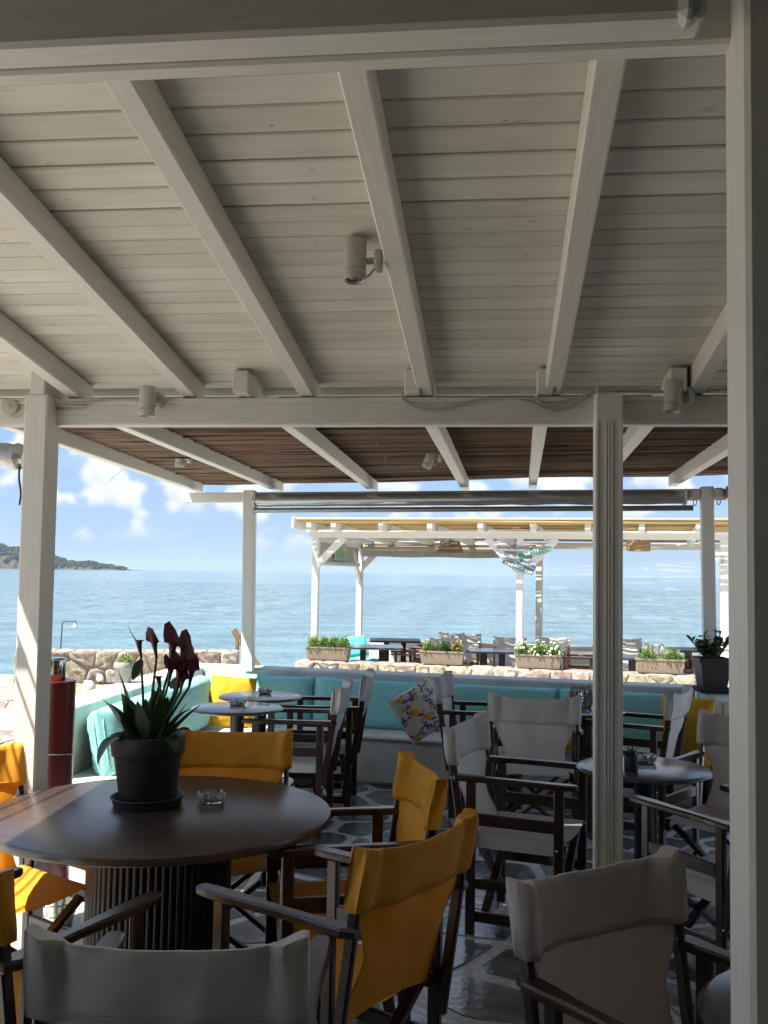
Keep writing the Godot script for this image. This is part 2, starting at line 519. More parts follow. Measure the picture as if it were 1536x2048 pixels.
# ---------------------------------------------------------------- setting
func make_sky() -> PanoramaSkyMaterial:
	var w := 2048
	var h := 1024
	var n1 := FastNoiseLite.new()
	n1.seed = 17; n1.frequency = 1.0; n1.fractal_octaves = 6; n1.fractal_gain = 0.52
	var n2 := FastNoiseLite.new()
	n2.seed = 4; n2.frequency = 1.0; n2.fractal_octaves = 3
	var buf := PackedFloat32Array()
	buf.resize(w * h * 3)
	var zen := Color(0.050, 0.112, 0.25)
	var hor := Color(0.145, 0.196, 0.252)
	for y in h:
		var el := (0.5 - (y + 0.5) / h) * PI
		var t := clampf(sin(el), 0, 1)
		var base := hor.lerp(zen, 1.0 - pow(1.0 - t, 4.5))
		for x in w:
			var c := base
			if el > -0.02:
				var az := TAU * (x + 0.5) / w
				var s := 18.0
				var q := Vector3(cos(az) * s, el * s * 1.55, sin(az) * s)
				var v := n1.get_noise_3dv(q) + 0.42 * n2.get_noise_3dv(q * 0.33 + Vector3(7, 3, 1))
				var cover := smoothstep(0.035, 0.10, el) * (1.0 - 0.45 * smoothstep(0.35, 0.9, el))
				var dens := smoothstep(0.13, 0.31, v + 0.26 * cover - 0.07)
				dens *= smoothstep(0.0, 0.07, el) * 0.93
				var under := clampf(0.5 + 1.6 * (n1.get_noise_3dv(q + Vector3(0, 0.22, 0)) - n1.get_noise_3dv(q - Vector3(0, 0.1, 0))), 0, 1)
				var cl := Color(0.292, 0.296, 0.30).lerp(Color(0.205, 0.226, 0.252), under)
				c = base.lerp(cl, dens)
				var veil := smoothstep(-0.1, 0.5, n2.get_noise_3dv(q * Vector3(0.5, 1.6, 0.5))) * 0.16
				c = c.lerp(Color(0.21, 0.235, 0.26), veil)
			var i := (y * w + x) * 3
			buf[i] = c.r; buf[i + 1] = c.g; buf[i + 2] = c.b
	var im := Image.create_from_data(w, h, false, Image.FORMAT_RGBF, buf.to_byte_array())
	var m := PanoramaSkyMaterial.new()
	m.panorama = ImageTexture.create_from_image(im)
	return m

func wave(p: Vector2, n: FastNoiseLite, amp: float) -> float:
	return amp * (n.get_noise_2d(p.x * 0.55, p.y * 1.25) + 0.5 * n.get_noise_2d(p.x * 1.7 + 40, p.y * 3.4)) 
func sea_patch(st: SurfaceTool, r: Rect2, step: float, amp: float, y: float, n: FastNoiseLite, fade: float) -> void:
	var nx := int(r.size.x / step)
	var nz := int(r.size.y / step)
	var rows := []
	for j in nz + 1:
		var row := []
		for i in nx + 1:
			var p := r.position + Vector2(r.size.x * i / nx, r.size.y * j / nz)
			var e: float = min(min(p.x - r.position.x, r.end.x - p.x), min(p.y - r.position.y, r.end.y - p.y))
			row.append(Vector3(p.x, y + wave(p, n, amp) * clampf(e / fade, 0, 1), p.y))
		rows.append(row)
	grid(st, rows, false, true)

func build_sea() -> void:
	var sea := structure("sea")
	var n := FastNoiseLite.new()
	n.seed = 8; n.frequency = 0.6; n.fractal_octaves = 4
	var wn := normal_tex(0.012, 9.0, 81, 1024, 5)
	var wm := mat(col(0.135, 0.245, 0.275), 0.12, noise_tex(0.004, 0.75, 1.0, 83, 512, 4), Vector3(0.004, 0.004, 0.011), null, 0, true)
	wm.uv1_triplanar = true
	wm.normal_enabled = true
	wm.normal_texture = wn
	wm.normal_scale = 1.0
	wm.uv1_scale = Vector3(0.055, 0.055, 0.12)
	var far := mb()
	var S := 9000.0
	var near_r := Rect2(-60, -78, 110, 60)
	var mid_r := Rect2(-170, -330, 320, 252)
	# flat water all round the two rippled sheets
	for q in [Rect2(-S, -S, 2 * S, S - 330), Rect2(-S, -330, S - 170, 348), Rect2(150, -330, S - 150, 348), Rect2(-170, -78, 110, 96), Rect2(50, -78, 100, 96), Rect2(-60, -18, 110, 36)]:
		quad(far, Vector3(q.position.x, -2.6, q.position.y), Vector3(q.end.x, -2.6, q.position.y), Vector3(q.end.x, -2.6, q.end.y), Vector3(q.position.x, -2.6, q.end.y))
	obj("open_water", far, wm, sea)
	var a := mb(true)
	sea_patch(a, near_r, 0.25, 0.12, -2.6, n, 2.0)
	obj("near_water", a, wm, sea)
	var b := mb(true)
	sea_patch(b, mid_r, 0.9, 0.22, -2.6, n, 6.0)
	obj("middle_water", b, wm, sea)

func build_headland() -> void:
	var hill := structure("headland")
	var n := FastNoiseLite.new()
	n.seed = 23; n.frequency = 0.006; n.fractal_octaves = 5
	# crest heights (m) read along the headland from its point inland, 2.4 km away
	var D := 2400.0
	var tip := at_d(255, 1138, D)
	var along := (at_d(-420, 1128, D * 0.98) - tip)
	along.y = 0
	var L := along.length()
	along = along.normalized()
	var back := Vector3(along.z, 0, -along.x)
	if back.z > 0: back = -back
	var rows := []
	var nu := 150
	var nv := 26
	for j in nv + 1:
		var v := float(j) / nv
		var row := []
		for i in nu + 1:
			var u := float(i) / nu
			var s := u * L
			var crest: float = 33.0 * pow(smoothstep(0.0, 0.32, u), 0.75) + 18.0 * smoothstep(0.22, 0.42, u) - 9.0 * smoothstep(0.13, 0.2, u) * (1 - smoothstep(0.22, 0.3, u))
			var prof := sin(PI * pow(v, 0.6)) if v < 1.0 else 0.0
			var cliff := smoothstep(0.0, 0.05, v) * 0.10 + 0.90 * pow(prof, 1.25)
			var y := crest * cliff * (1.0 + 0.22 * n.get_noise_2d(s, v * 300)) + 5.0 * n.get_noise_2d(s * 4, v * 900) * smoothstep(0, 0.1, v)
			var p := tip + along * (s + 30.0 * n.get_noise_2d(s * 2, 99)) + back * (v * 260.0 + 22.0 * n.get_noise_2d(s * 3, 7))
			row.append(Vector3(p.x, -4.0 + max(y, 0.0), p.z))
		rows.append(row)
	var st := mb(true)
	grid(st, rows)
	var soil := mat(col(0.125, 0.115, 0.075), 0.95, noise_tex(0.02, 0.5, 1.0, 91, 512, 5), Vector3.ONE * 0.012, null, 0, true)
	obj("slope", st, soil, hill)
	# scrub and pines on the slope, too far off to count
	var crown := mb()
	for k in 14:
		var a := rng.randf() * TAU
		var e := rng.randf_range(-0.3, 1.4)
		var d := Vector3(cos(a) * cos(e), sin(e) * 0.75, sin(a) * cos(e))
		for q in 5:
			var c := d * rng.randf_range(0.55, 1.0) + Vector3(rng.randf_range(-0.25, 0.25), rng.randf_range(-0.2, 0.2), rng.randf_range(-0.25, 0.25))
			var x := Vector3(rng.randf_range(-1, 1), rng.randf_range(-1, 1), rng.randf_range(-1, 1)).normalized() * 0.4
			var y := x.cross(Vector3(rng.randf_range(-1, 1), 0.4, rng.randf_range(-1, 1))).normalized() * 0.4
			tri(crown, c - x, c + x, c + y); tri(crown, c - x, c + y * 0.9, c - x * 0.4 + y)
	crown.generate_normals()
	var mm := MultiMesh.new()
	mm.transform_format = MultiMesh.TRANSFORM_3D
	mm.use_colors = true
	mm.mesh = crown.commit()
	var spots := []
	for k in 7500:
		var i := rng.randi_range(2, nu - 1)
		var j := rng.randi_range(1, 13) if k % 2 else rng.randi_range(1, 7)
		var dens: float = n.get_noise_2d(i * 21.0, j * 55.0)
		if dens < (-0.2 if j > 2 else 0.0): continue
		var p: Vector3 = (rows[j][i] as Vector3).lerp(rows[j + 1][i - 1], rng.randf()) + along * rng.randf_range(-8, 8)
		if p.y < 1.0: continue
		spots.append(p)
	mm.instance_count = spots.size()
	for k in spots.size():
		var s := rng.randf_range(3.0, 7.0)
		mm.set_instance_transform(k, Transform3D(Basis.from_euler(Vector3(0, rng.randf() * TAU, 0)).scaled(Vector3(s, s * rng.randf_range(0.7, 1.1), s)), spots[k] + Vector3.UP * s * 0.2))
		var g := rng.randf_range(0.7, 1.3)
		mm.set_instance_color(k, Color(0.058 * g, 0.083 * g, 0.036 * g))
	var mi := MultiMeshInstance3D.new()
	mi.multimesh = mm
	var lm := mat(Color.WHITE, 0.8)
	lm.vertex_color_use_as_albedo = true
	mi.material_override = lm
	mi.name = "scrub_and_pines"
	mi.set_meta("kind", "stuff")
	hill.add_child(mi)

func paving(parent: Node3D, r: Rect2, size: float, gap: float, y: float, mats: Array, most: int, focus: Vector2, keep: Callable) -> void:
	var all := []
	for poly: PackedVector2Array in cells(r, size, 0.46):
		var c := Vector2.ZERO
		for p in poly: c += p
		c /= poly.size()
		if keep.call(c): all.append([c.distance_to(focus), poly])
	all.sort_custom(func(a, b): return a[0] < b[0])
	var rest := mb()
	var many := false
	for k in all.size():
		var p := inset(all[k][1], gap * rng.randf_range(0.5, 1.35), 1)
		if p.size() < 3: continue
		var st := mb() if k < most else rest
		prism(st, p, y - 0.012, y + rng.randf_range(0.003, 0.008), 0.004)
		if k < most: obj("stone", st, mats[rng.randi() % mats.size()], parent)
		else: many = true
	if many:
		var o := obj("farther_stones", rest, mats[0], parent)
		o.set_meta("kind", "stuff")

func build_ground() -> void:
	var g := structure("terrace_floor")
	var st := mb()
	# terrace slab (joints), out to the low walls and back under the building
	cbox(st, Vector3(0.4, -0.16, -3.0), Vector3(6.2, 0.32, 11.4), 0.01)
	obj("joint_bed", st, M.joint, g)
	paving(g, Rect2(-1.9, -7.55, 4.7, 7.0), 0.40, 0.030, 0.0, M.stone, 290, Vector2(0.2, -3.6), func(c): return c.x < 2.6)
	var o := structure("shore_ground")
	st = mb()
	cbox(st, Vector3(-7.4, -0.26, -7.6), Vector3(9.1, 0.4, 14.0), 0.02)
	obj("flagstone_bed", st, M.mortar, o)
	paving(o, Rect2(-7.5, -13.6, 4.7, 6.2), 0.62, 0.02, -0.05, M.rock, 120, Vector2(-4.5, -10), func(_c): return true)
	st = mb()
	cbox(st, Vector3(-4.55, -0.10, -4.9), Vector3(3.3, 0.17, 4.4), 0.02)
	obj("concrete_slab", st, M.concrete, o)
	var p := structure("beach_terrace")
	st = mb()
	cbox(st, Vector3(1.2, -0.60, -15.0), Vector3(10.5, 0.6, 6.0), 0.02)
	cbox(st, Vector3(1.2, -0.65, -10.3), Vector3(10.5, 0.6, 3.38), 0.02)
	obj("pavement", st, M.concrete, p)
	var sh := structure("shore")
	st = mb(true)
	var rows := []
	for k in 6:
		var row := []
		for i in 40:
			var x := -30.0 + i * 1.6
			row.append(Vector3(x, [-0.45, -0.5, -1.6, -2.4, -3.2, -4.0][k] + rng.randf_range(-0.08, 0.08), [4.0, -13.6, -18.3, -19.2, -20.5, -23.0][k] + rng.randf_range(-0.3, 0.3)))
		rows.append(row)
	grid(st, rows)
	obj("beach", st, M.mortar, sh)

func build_stone_wall(called: String, label: String, a: Vector3, b: Vector3, h: float, thick: float, size: float, squash := 0.8) -> Node3D:
	# rubble wall from a to b (base points), its face towards the terrace
	var u := (b - a).normalized()
	var n := u.cross(Vector3.UP).normalized()
	if n.z < 0: n = -n
	var t := thing(called, label, "wall", a)
	t.transform = Transform3D(Basis(u, Vector3.UP, u.cross(Vector3.UP)), a)
	var L := a.distance_to(b)
	var st := mb()
	cbox(st, Vector3(L * 0.5, h * 0.5 - 0.012, -thick * 0.5), Vector3(L, h - 0.03, thick), 0.02)
	obj("mortar", st, M.mortar, t)
	for poly: PackedVector2Array in cells(Rect2(0, 0, L, h), size, 0.44, squash):
		var p := inset(poly, rng.randf_range(0.006, 0.013), 1)
		if p.size() < 3: continue
		st = mb(true)
		boulder(st, p, rng.randf_range(0.022, 0.042), 0.012)
		obj("stone", st, M.rock[rng.randi() % M.rock.size()], t)
	# cap stones along the top
	var x := 0.0
	while x < L - 0.08:
		var w: float = min(rng.randf_range(0.22, 0.42), L - x)
		st = mb(true)
		boulder(st, inset(PackedVector2Array([Vector2(x, rng.randf_range(-0.02, 0.01)), Vector2(x + w, rng.randf_range(-0.02, 0.01)), Vector2(x + w, thick), Vector2(x, thick)]), 0.005, 1), 0.03, 0.004)
		obj("cap_stone", st, M.rock[rng.randi() % M.rock.size()], t, Transform3D(Basis(Vector3.RIGHT, Vector3.FORWARD, Vector3.UP), Vector3(0, h - 0.03, 0)))
		x += w
	return t

# ---------------------------------------------------------------- the two canopies
const ZB := -3.87            # near face of the middle beam
const SLOPE := 0.137
const CEIL := 0.086         # rafter depth under the boards
func roof_y(z: float) -> float:          # underside of the boarded roof's rafters
	return 2.265 + SLOPE * (z - ZB)
var WA := Vector3.ZERO       # far bench wall, inner top corner and right end
var WB := Vector3.ZERO

func spotlight(label: String, at: Vector3, aim: Vector3, side: Vector3) -> void:
	# cylinder spot on a short arm; at = centre of the mounting disc, side = from disc to body
	var t := thing("spotlight", label, "spotlight", at)
	var st := mb(true)
	var xf := Transform3D(Basis(Quaternion(Vector3.UP, side)), Vector3.ZERO)
	lathe(st, sharp([Vector2(0, -0.004), Vector2(0.033, -0.004), Vector2(0.033, 0.012), Vector2(0.028, 0.016), Vector2(0, 0.016)]), 24, xf)
	obj("mounting_disc", st, M.lamp_paint, t)
	st = mb(true)
	tube(st, [side * 0.01, side * 0.05], 0.009, 10)
	obj("arm", st, M.lamp_paint, t)
	var c := side * 0.072
	var bx := Transform3D(Basis(Quaternion(Vector3.DOWN, aim.normalized())), c)
	st = mb(true)
	lathe(st, sharp([Vector2(0, 0.062), Vector2(0.029, 0.062), Vector2(0.0315, 0.058), Vector2(0.0315, -0.026), Vector2(0.030, -0.0275), Vector2(0.030, -0.029), Vector2(0.0315, -0.0305), Vector2(0.0315, -0.058), Vector2(0.027, -0.058), Vector2(0.025, -0.046), Vector2(0, -0.046)], 0.0008), 28, bx)
	obj("lamp_body", st, M.lamp_paint, t)
	st = mb(true)
	lathe(st, [Vector2(0.0, -0.0475), Vector2(0.024, -0.0475), Vector2(0.0245, -0.050), Vector2(0.0, -0.052)], 20, bx)
	obj("lens", st, M.dull_metal, t)
	st = mb(true)
	var p := side * 0.012 + Vector3(0, -0.02, 0.01)
	tube(st, spline([p, p + side * 0.03 + Vector3(0, -0.03, 0.012), c + Vector3(0, 0.02, 0.031)], 6), 0.0035, 6)
	obj("lead", st, M.cable, t)

func reeds(called: String, parent: Node3D, corner: Callable, count: int, m: Material, tones: Array, r: float) -> void:
	# split-reed matting: corner(u, v) is the surface, reeds run along u
	var st := mb()
	var clump := FastNoiseLite.new()
	clump.seed = count; clump.frequency = 1.0
	for k in count:
		var v := (k + rng.randf_range(-0.4, 0.4)) / count
		var u := rng.randf_range(-0.3, 0.0)
		while u < 1.0:
			var u2: float = u + rng.randf_range(0.25, 0.7)
			var a: float = clampf(u, 0, 1)
			var b: float = clampf(u2, 0, 1)
			if b - a > 0.01:
				var n := 4
				var tone: Color = tones[rng.randi() % tones.size()]
				var g := rng.randf_range(0.6, 1.3) * (1.0 + 0.7 * clump.get_noise_2d(a * 9.0, v * 70.0))
				st.set_color(Color(tone.r * g, tone.g * g, tone.b * g))
				var drift := rng.randf_range(-0.008, 0.008)
				var sag := rng.randf_range(0, 0.02) * rng.randf()
				var pts := []
				var rr := r * rng.randf_range(0.55, 1.5)
				for q in n + 1:
					var t := float(q) / n
					var p: Vector3 = corner.call(lerpf(a, b, t), clampf(v + drift * (t - 0.5) + rng.randf_range(-0.0012, 0.0012), 0, 1))
					pts.append(p + Vector3.DOWN * (sag * sin(PI * t) + rng.randf_range(0, 0.004)))
				tube(st, pts, rr, 4, false)
			u = u2 + rng.randf_range(-0.02, 0.02)
	var o := obj(called, st, m, parent)
	o.set_meta("kind", "stuff")

func build_front_canopy() -> void:
	var t := thing("boarded_canopy", "white painted timber roof of narrow boards on sloping rafters over the tables", "roof")
	var x0 := -2.30
	var x1 := 3.4
	var z0 := 2.4
	var z1 := -4.04
	var st: SurfaceTool
	# boards, one by one, from the sea edge up towards the building
	var z := z1
	var k := 0
	while z < z0:
		var w := 0.088 if z < -2.62 else 0.110
		var gap := 0.003 if z < -2.62 else 0.006
		st = mb()
		var a := Vector3(x0, roof_y(z + gap) + CEIL, z + gap)
		var b := Vector3(x0, roof_y(z + w) + CEIL, z + w)
		var c := (a + b) * 0.5 + Vector3((x1 - x0) * 0.5, 0.009 + rng.randf_range(-0.0015, 0.0015), 0)
		cbox(st, c, Vector3(x1 - x0, 0.018, a.distance_to(b)), 0.004 if gap > 0.005 else 0.003, Basis(Vector3.RIGHT, -atan(SLOPE) + rng.randf_range(-0.016, 0.016)))
		obj("board", st, M.board[rng.randi() % 5], t)
		z += w
		k += 1
	st = mb()
	cbox(st, Vector3((x0 + x1) * 0.5, (roof_y(z0) + roof_y(z1)) * 0.5 + 0.125, (z0 + z1) * 0.5), Vector3(x1 - x0, 0.02, (z0 - z1) / cos(atan(SLOPE))), 0.002, Basis(Vector3.RIGHT, -atan(SLOPE)))
	obj("roof_deck", st, M.membrane, t)
	# fascia at the low edge
	st = mb()
	bar(st, Vector3(x0, roof_y(z1) + 0.082, z1 - 0.014), Vector3(x1, roof_y(z1) + 0.082, z1 - 0.014), 0.02, 0.052, 0.003)
	obj("fascia", st, M.white_x, t)
	for rx in [-2.2, -1.72, -1.237, -0.757, -0.284, 0.208, 0.742, 1.24, 1.74, 2.25, 2.8]:
		st = mb()
		bar(st, Vector3(rx, roof_y(z1 + 0.05) + 0.042, z1 + 0.05), Vector3(rx - 0.012, roof_y(z0) + 0.042, z0), 0.061, 0.084, 0.005)
		obj("rafter", st, M.white_z, t)
	# near plank beam and its blind case
	st = mb()
	bar(st, Vector3(x0, 2.49, -1.617), Vector3(x1, 2.50, -1.617), 0.046, 0.145, 0.006)
	obj("cross_beam", st, M.white_x, t)
	st = mb()
	cbox(st, Vector3(-1.0, 2.445, -1.50), Vector3(2.60, 0.10, 0.075), 0.008)
	obj("blind_case", st, M.white_x, t)
	st = mb()
	cbox(st, Vector3(0.272, 2.41, -1.47), Vector3(0.03, 0.05, 0.05), 0.012)
	obj("case_bracket", st, M.lamp_paint, t)
	st = mb()
	bar(st, Vector3(0.43, 0, -1.57), Vector3(0.43, 2.62, -1.57), 0.135, 0.136, 0.008, Vector3.RIGHT)
	tag(obj("post", st, M.white_y, t), "broad white post holding the nearest cross beam")
	st = mb()
	cbox(st, Vector3(0.525, 1.37, -1.47), Vector3(0.035, 0.115, 0.06), 0.012)
	obj("switch_box", st, M.canvas_white, t)
	# middle beam with lip, posts, cables
	st = mb()
	cbox(st, Vector3(0.4, 2.205, ZB - 0.04), Vector3(5.4, 0.108, 0.08), 0.006)
	obj("middle_beam", st, M.white_x, t)
	st = mb()
	cbox(st, Vector3(0.4, 2.2475, ZB + 0.006), Vector3(5.4, 0.02, 0.012), 0.003)
	obj("cable_strip", st, M.white_x, t)
	for e in [[-1.838, 0.098, 0.12], [0.412, 0.102, 0.09]]:
		st = mb()
		bar(st, Vector3(e[0] + (0.005 if e[0] < 0 else 0.004), 0, ZB + 0.03), Vector3(e[0], 2.262, ZB + 0.03), e[2], e[1], 0.007, Vector3.RIGHT)
		var o := obj("post", st, M.white_plain if e[0] > 0 else M.white_y, t)
		if e[0] > 0:
			tag(o, "white post with two moulded grooves down its face")
			st = mb()
			for g in [-0.047, -0.0145, -0.003, 0.0085, 0.041]:
				cbox(st, Vector3(0.416 + g, 1.09, ZB + 0.0775), Vector3(0.0085 if absf(g) < 0.02 else 0.012, 2.13, 0.007), 0.002)
			obj("moulding", st, M.white_plain, o)
		else:
			tag(o, "square white post striped by sun and shadow")
	# electrics on the middle beam
	st = mb(true)
	var jb := on_z(22, 815, ZB + 0.004)
	lathe(st, sharp([Vector2(0, 0.024), Vector2(0.03, 0.024), Vector2(0.036, 0.018), Vector2(0.036, 0), Vector2(0, 0)]), 24, Transform3D(Basis(Vector3.RIGHT, PI / 2), jb))
	lathe(st, sharp([Vector2(0, 0.03), Vector2(0.012, 0.03), Vector2(0.012, 0.02)]), 16, Transform3D(Basis(Vector3.RIGHT, PI / 2), jb))
	obj("junction_box", st, M.cable, t)
	st = mb()
	cbox(st, on_z(1210, 780, ZB + 0.02), Vector3(0.072, 0.032, 0.03), 0.006)
	obj("junction_box", st, M.cable, t)
	for line in [[[22, 798], [60, 800], [105, 808], [180, 804], [250, 800], [300, 806]], [[25, 834], [55, 815], [80, 811], [140, 812], [170, 812]], [[806, 782], [806, 800], [840, 818], [880, 819], [930, 806], [985, 797], [1040, 799], [1095, 819], [1130, 817], [1180, 795], [1200, 786]], [[985, 797], [1065, 797], [1090, 810], [1150, 797], [1190, 783]], [[1225, 782], [1270, 781], [1330, 784], [1370, 789], [1420, 781], [1460, 779]]]:
		var pts := []
		for q in line: pts.append(on_z(q[0], q[1], ZB + 0.016))
		st = mb(true)
		tube(st, spline(pts, 6), 0.0055, 8)
		obj("cable", st, M.cable, t)
	# spots of this roof
	spotlight("off-white cylinder spotlight under the boards beside a rafter", Vector3(-0.33, roof_y(-2.72) + 0.015, -2.72), Vector3(0.02, -1, 0.12), Vector3.LEFT)
	spotlight("off-white cylinder spotlight over the white post's junction box", on_z(318, 800, ZB + 0.03), Vector3.DOWN, Vector3(-0.35, -0.25, 0.9).normalized())
	spotlight("off-white cylinder spotlight beside the grooved post, with a cable behind", on_z(1378, 792, ZB + 0.05), Vector3(-0.08, -1, 0.05), Vector3(-0.9, -0.1, 0.42).normalized())

func build_reed_canopy() -> void:
	var t := thing("reed_canopy", "pergola roofed with dark brown reed matting on white rafters above the bench", "pergola")
	var st: SurfaceTool
	# far beam on the bench wall, skewed to the middle beam
	var e0 := on_v(368, 999, WA, WB)
	var e1 := on_v(1500, 984, WA, WB)
	var u := (e1 - e0)
	u.y = 0
	u = u.normalized()
	var by := 2.185
	e0.y = by; e1.y = by
	st = mb()
	bar(st, e0, e1 + u * 0.5, 0.07, 0.085, 0.006)
	obj("far_beam", st, M.white_x, t)
	for px in [[499, 0.098], [1411, 0.09]]:
		var p := on_v(px[0], 1150, WA, WB)
		st = mb()
		var top := Vector3(p.x, 2.24, p.z)
		var foot := on_v(499.0 if px[0] < 600 else 1418.0, 1330, WA, WB)
		foot.y = 0.74
		bar(st, foot + Vector3(0, 0, 0.05), top + Vector3(0, 0, 0.05), px[1] * 0.9, px[1], 0.006, Vector3.RIGHT)
		tag(obj("post", st, M.white_y, t), "white post standing on the bench wall" if px[0] < 600 else "white post behind the square pot, leaning slightly")
	# rafters
	# where the photograph shows each rafter's underside: just past the middle beam, and at its outer end
	var ends := [[400, 985], [560, 984], [748, 984], [931, 981], [1065, 977], [1195, 974], [1345, 973], [1480, 968], [1600, 962]]
	var starts := [[121, 892], [228, 850], [567, 850], [860, 850], [1082, 850], [1300, 850], [1456, 905], [1700, 900], [1950, 900]]
	var out := Vector3(u.z, 0, -u.x)
	if out.z > 0: out = -out
	var line := []
	for k in ends.size():
		var nn := ray(starts[k][0], starts[k][1]).cross(ray(ends[k][0], ends[k][1]))
		var b := on_v(ends[k][0], ends[k][1], WA + out * 0.30, WB + out * 0.30)
		var a := Vector3(0, 2.262, -3.97)
		a.x = -(nn.y * (a.y - CAM.y) + nn.z * a.z) / nn.x
		var d: Vector3 = (b - a).normalized()
		a += d * ((-3.78 - a.z) / d.z)
		line.append([a, b])
		st = mb()
		bar(st, a + Vector3.UP * 0.045, b + Vector3.UP * 0.045, 0.062, 0.09, 0.005)
		obj("rafter", st, M.white_z, t)
	var corner := func(k: int, z: float) -> Vector3:
		var d: Vector3 = line[k][1] - line[k][0]
		return line[k][0] + d * ((z - line[k][0].z) / d.z) + Vector3(-0.03 if k == 0 else 0.06, 0.098, 0)
	var A0: Vector3 = corner.call(0, -4.07)
	var A1: Vector3 = corner.call(8, -4.07)
	var B0: Vector3 = corner.call(0, line[0][1].z - 0.10) + Vector3.DOWN * 0.012
	var B1: Vector3 = corner.call(8, line[8][1].z - 0.10) + Vector3.DOWN * 0.012
	var surf := func(uu: float, vv: float) -> Vector3: return (A0.lerp(A1, uu)).lerp(B0.lerp(B1, uu), vv)
	reeds("reed_matting", t, surf, 420, M.reed_dark, [Color(1, 1, 1), Color(0.7, 0.62, 0.55), Color(1.35, 1.2, 1.0), Color(0.35, 0.30, 0.27), Color(1.15, 0.85, 0.68), Color(1.7, 1.6, 1.45)], 0.0068)
	st = mb()
	var up := Vector3.UP * 0.025
	var up2 := Vector3.UP * 0.03
	quad(st, A0 + up, A1 + up, B1 + up, B0 + up)
	quad(st, B0 + up2, B1 + up2, A1 + up2, A0 + up2)
	obj("roof_sheet", st, M.membrane, t)
	# tie wires stitched through the matting
	for uu in [0.055, 0.185, 0.34, 0.475, 0.60]:
		st = mb(true)
		var pts := []
		for q in 26: pts.append(surf.call(uu + rng.randf_range(-0.002, 0.002) + q * 0.0011, q / 25.0) + Vector3.DOWN * 0.012)
		tube(st, pts, 0.0042 if uu == 0.34 else 0.0018, 4)
		obj("tie_wire", st, M.membrane, t)
	# wire end hanging from the edge rafter
	st = mb(true)
	var hw: Vector3 = on_z(246, 938, -5.6)
	tube(st, spline([hw, hw + Vector3(-0.03, -0.028, 0), hw + Vector3(-0.088, -0.078, 0)], 4), 0.0011, 5)
	obj("loose_wire", st, M.black_metal, t)
	# roller blinds hung under the far beam
	var b0 := on_v(514, 1003, WA, WB) + Vector3(0, 0, 0.09)
	var b1 := on_v(1368, 996, WA, WB) + Vector3(0, 0, 0.09)
	var bl := thing("roller_blind", "rolled-up grey plastic blind on a long tube under the far beam", "blind", b0)
	st = mb(true)
	var pts := []
	var rad := []
	for q in 25:
		pts.append((b1 - b0) * q / 24.0 + Vector3(0, rng.randf_range(-0.002, 0.002), 0))
		rad.append(0.052 + rng.randf_range(-0.002, 0.002))
	tube(st, pts, rad, 20)
	obj("rolled_sheet", st, M.roll, bl)
	st = mb(true)
	tube(st, [Vector3(0.0, -0.081, 0.005), b1 - b0 + Vector3(0.05, -0.081, 0.005)], 0.0215, 14)
	obj("bottom_tube", st, M.dull_metal, bl)
	for e in [Vector3.ZERO, b1 - b0]:
		st = mb()
		cbox(st, e + Vector3(0.012 if e == Vector3.ZERO else -0.012, 0, 0), Vector3(0.02, 0.12, 0.118), 0.01)
		obj("end_cap", st, M.cable, bl)
	var c0 := on_v(1385, 990, WA, WB) + Vector3(0, 0, 0.09)
	st = mb()
	cbox(st, c0 - b0, Vector3(0.062, 0.075, 0.05), 0.01)
	obj("crank_box", st, M.lamp_paint, bl)
	st = mb(true)
	var ring := []
	for q in 17: ring.append(c0 - b0 + Vector3(sin(TAU * q / 16) * 0.012, -0.062 + cos(TAU * q / 16) * 0.024, 0))
	tube(st, ring, 0.004, 6)
	obj("crank_ring", st, M.dull_metal, bl)
	var c1 := on_v(1432, 988, WA, WB) + Vector3(0, 0, 0.09)
	var bl2 := thing("roller_blind", "second grey rolled blind, its crank box past the leaning post", "blind", c1)
	st = mb()
	cbox(st, Vector3.ZERO, Vector3(0.062, 0.075, 0.05), 0.01)
	obj("crank_box", st, M.lamp_paint, bl2)
	st = mb(true)
	ring = []
	for q in 17: ring.append(Vector3(sin(TAU * q / 16) * 0.012, -0.062 + cos(TAU * q / 16) * 0.024, 0))
	tube(st, ring, 0.004, 6)
	obj("crank_ring", st, M.dull_metal, bl2)
	st = mb(true)
	tube(st, [Vector3(0.05, 0, 0), Vector3(0.05, 0, 0) + u * 1.2], 0.05, 18)
	obj("rolled_sheet", st, M.roll, bl2)
	# rolled clear sheet left of the striped post
	var r0 := on_z(54, 915, ZB - 0.03)
	var lr := thing("rolled_sheet", "crumpled roll of clear plastic sheet beside the striped white post", "blind", r0)
	st = mb(true)
	pts = []
	rad = []
	for q in 30:
		pts.append(Vector3(-q * 0.016, 0.0016 * q + 0.004 * sin(q * 1.3), 0.003 * cos(q * 0.9)))
		rad.append(0.052 + 0.006 * sin(q * 0.8) + rng.randf_range(-0.003, 0.003) - (0.012 if q < 2 else 0.0))
	tube(st, pts, rad, 18)
	obj("plastic_roll", st, M.roll, lr)
	st = mb(true)
	tube(st, spline([Vector3(-0.01, -0.03, 0.04), Vector3(-0.006, -0.09, 0.05), Vector3(0.004, -0.15, 0.05), Vector3(0.0, -0.20, 0.05)], 5), 0.004, 6)
	obj("cord", st, M.black_metal, lr)
	spotlight("small off-white spotlight on the reed roof's rafter next to the edge", on_z(380, 917, -6.7) , Vector3.DOWN, Vector3.LEFT)
	spotlight("tilted off-white spotlight below the reed matting on a middle rafter", on_z(880, 914, -6.5), Vector3(-0.38, -1, 0.1), Vector3(-0.9, -0.25, 0.2).normalized())

